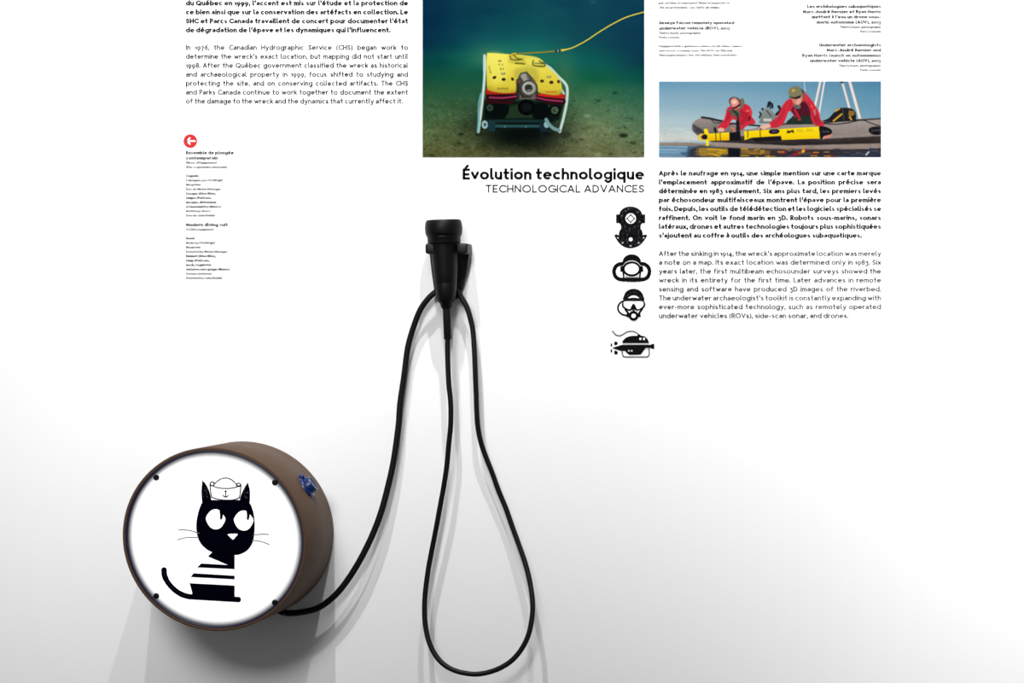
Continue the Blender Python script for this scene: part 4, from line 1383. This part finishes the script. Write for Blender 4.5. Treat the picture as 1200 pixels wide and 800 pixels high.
# ------------------------------------------------------------------ wall cradle for the handset
cr = P(528, 300, 0)
cradle = thing('wall_cradle', cr, 'black plastic wall cradle with two arms gripping the handset', 'bracket')
bm = bmesh.new()
plate = [(509, 287), (552.5, 287), (553, 297), (547, 325), (541, 345), (536, 350), (525, 350), (519, 345), (512, 318), (508, 297)]
pf = [bm.verts.new(P(x, y, 0) + Vector((0, -(.024 - .018 * min(1, (y - 287) / 44)), 0))) for x, y in plate]
pb = [bm.verts.new(P(x, y, .0)) for x, y in plate]
bm.faces.new(pf)
bm.faces.new(pb[::-1])
for i in range(len(plate)):
    j = (i + 1) % len(plate)
    bm.faces.new((pf[i], pf[j], pb[j], pb[i]))
obj('back_plate', bm, M_BRACKET, cradle, origin=cr)
zt, zb = wz(286.0), wz(298.2)
for side, xo in ((-1, 0.5050), (1, 0.5540)):
    bm = bmesh.new()
    xi = xo - side * .0085
    box(bm, min(xo, xi), max(xo, xi), -.0365, -.003, zb, zt, .0022, 3)
    # inward hook at the front end
    xe = xo - side * .0125
    box(bm, min(xo, xe), max(xo, xe), -.0395, -.0325, zb, zt, .0026, 3)
    a = obj('arm', bm, M_BRACKET, cradle, 40, origin=cr)
bm = bmesh.new()
Mx = Matrix.Translation(P(530, 345, .004)) @ Matrix.Rotation(math.radians(90), 4, 'X')
lathe(bm, [(0, 0), (.006, 0), (.006, .011), (.0072, .0115), (.0072, .0135), (0, .0135)], Mx, 20)
obj('peg', bm, M_BRACKET, cradle, 40, origin=cr)
# ------------------------------------------------------------------ handset
HD = .0270
top = P(519.6, 257.5, HD)
bot = P(524.6, 397.5, HD)
ax = (top - bot).normalized()
hs_ = thing('audio_handset', bot, 'black tapered audio handset hanging upright in the wall cradle', 'handset')
Hm = Matrix.Translation(bot) @ ax.to_track_quat('Z', 'Y').to_matrix().to_4x4()
Ht = (top - bot).length


def hh(py):
    return Ht * (397.5 - py) / 140.0 / 1.0


k_ = .000989
bm = bmesh.new()
lathe(bm, [(0, hh(262)), (16 * k_, hh(262)), (17.5 * k_, hh(257.8)), (19.4 * k_, hh(257.6)), (20.6 * k_, hh(259.2)), (21.5 * k_, hh(263)), (21.9 * k_, hh(267)), (21.6 * k_, hh(272)),
           (20.9 * k_, hh(275.3)), (20 * k_, hh(276.4)), (0, hh(276.4))], Hm, 56)
obj('ear_cap', bm, M_BLACKP, hs_, 35, origin=bot)
bm = bmesh.new()
lathe(bm, [(0, hh(276.2)), (19.6 * k_, hh(276.2)), (19.8 * k_, hh(278)), (19.2 * k_, hh(279)), (19.4 * k_, hh(283)), (18.8 * k_, hh(285)), (17.0 * k_, hh(286)), (0, hh(286))], Hm, 56)
obj('collar', bm, M_BLACKP, hs_, 35, origin=bot)
bm = bmesh.new()
lathe(bm, [(0, hh(285.5)), (16.8 * k_, hh(285.5)), (16.6 * k_, hh(290)), (15.6 * k_, hh(300)), (14.4 * k_, hh(318)), (13.1 * k_, hh(331)), (12.9 * k_, hh(331.6)), (13.1 * k_, hh(332.4)),
           (12.0 * k_, hh(342)), (10.9 * k_, hh(349)), (9.6 * k_, hh(353)), (7.2 * k_, hh(355.5)), (6.6 * k_, hh(359)), (5.2 * k_, hh(361.5)), (0, hh(361.5))], Hm, 56)
obj('body', bm, M_BLACKP, hs_, 35, origin=bot)
bm = bmesh.new()
lathe(bm, [(0, hh(361)), (4.5 * k_, hh(361)), (4.4 * k_, hh(396.6)), (4.0 * k_, hh(397.5)), (0, hh(397.5))], Hm, 24)
obj('strain_relief', bm, M_CORD, hs_, 35, origin=bot)
bm = bmesh.new()
for kx in (-1,):
    prof = [(297, 15.9), (318, 14.4), (331, 13.0), (345, 11.3)]
    va, vb = [], []
    for yy, r in prof:
        for wdt, lst in ((-.0016, va), (.0016, vb)):
            lst.append((Hm @ Vector((wdt + .001, (r * k_) * kx + .001 * (-kx), hh(yy))), Hm @ Vector((wdt + .001, (r * k_ + .0012) * kx, hh(yy)))))
    q = [[bm.verts.new(p) for p in (a[0], a[1], b[1], b[0])] for a, b in zip(va, vb)]
    for s, t in zip(q, q[1:]):
        for i in range(4):
            j = (i + 1) % 4
            bm.faces.new((s[i], s[j], t[j], t[i]))
    bm.faces.new(q[0])
    bm.faces.new(q[-1])
obj('ridge', bm, M_BLACKP, hs_, origin=bot)

# ------------------------------------------------------------------ the cord
W1 = [(334.2, 717.8, .0138), (341, 718.2, .015), (356, 716.6, .018), (374, 711.5, .018), (392, 698, .018), (407, 680, .018), (422, 656, .018), (435.5, 629, .017),
      (446, 602, .016), (453.5, 575, .015), (461, 542, .014), (467, 500, .013), (469, 473, .0125), (473.7, 440, .012), (478, 407, .012), (485, 382, .0125), (493, 362, .0135),
      (504, 347.5, .0145), (514, 340, .0135), (525, 336.8, .013), (534, 340, .0135), (541, 349, .0135), (547.5, 361, .014), (551.5, 374, .0145), (554.3, 388, .015), (556, 412, .017), (557, 437, .018),
      (558, 462, .018), (558.6, 480, .018), (560, 500, .017), (563.6, 518, .016), (569, 534, .015), (576, 552, .014), (584, 574, .013), (593, 596, .013), (600, 616, .014),
      (608, 638, .016), (615, 658, .019), (619.3, 674, .022), (622.4, 690, .026), (624.2, 706, .030), (623.4, 724, .033), (619.5, 743, .036), (612, 759, .038), (601, 772.5, .039),
      (588, 781.5, .040), (574, 787, .040), (560, 789.6, .040), (548, 789, .039), (534, 785.8, .037), (521, 779, .035), (511, 768.5, .032), (503.6, 754, .029), (499.4, 738, .026),
      (497.6, 720, .024), (497.8, 702, .022), (499.6, 684, .021), (502.4, 664, .020), (507, 640, .020), (512, 614, .021), (516, 592, .022), (520, 570, .023), (523.6, 546, .024),
      (526, 520, .025), (528, 500, .026), (528.4, 480, .027), (527.6, 465, .027), (526, 450, .027), (524.8, 425, .027), (524.5, 406, .027), (524.6, 396, .027)]
sm = catmull(W1, 4)
pts = [P(x, y, d) for x, y, d in sm]
rad = []
for i, (x, y, d) in enumerate(sm):
    t = i / (len(sm) - 1)
    rad.append(.0037 if t < .15 else (.0037 - (t - .15) / .2 * .0007 if t < .35 else .0030))
bm = bmesh.new()
tube(bm, pts, rad, 14)
co = obj('cord', bm, M_CORD, None, 'all', origin=P(525, 337, .013))
tag(co, 'long black rubber cord from the drum lamp over the cradle to the handset', 'cord')
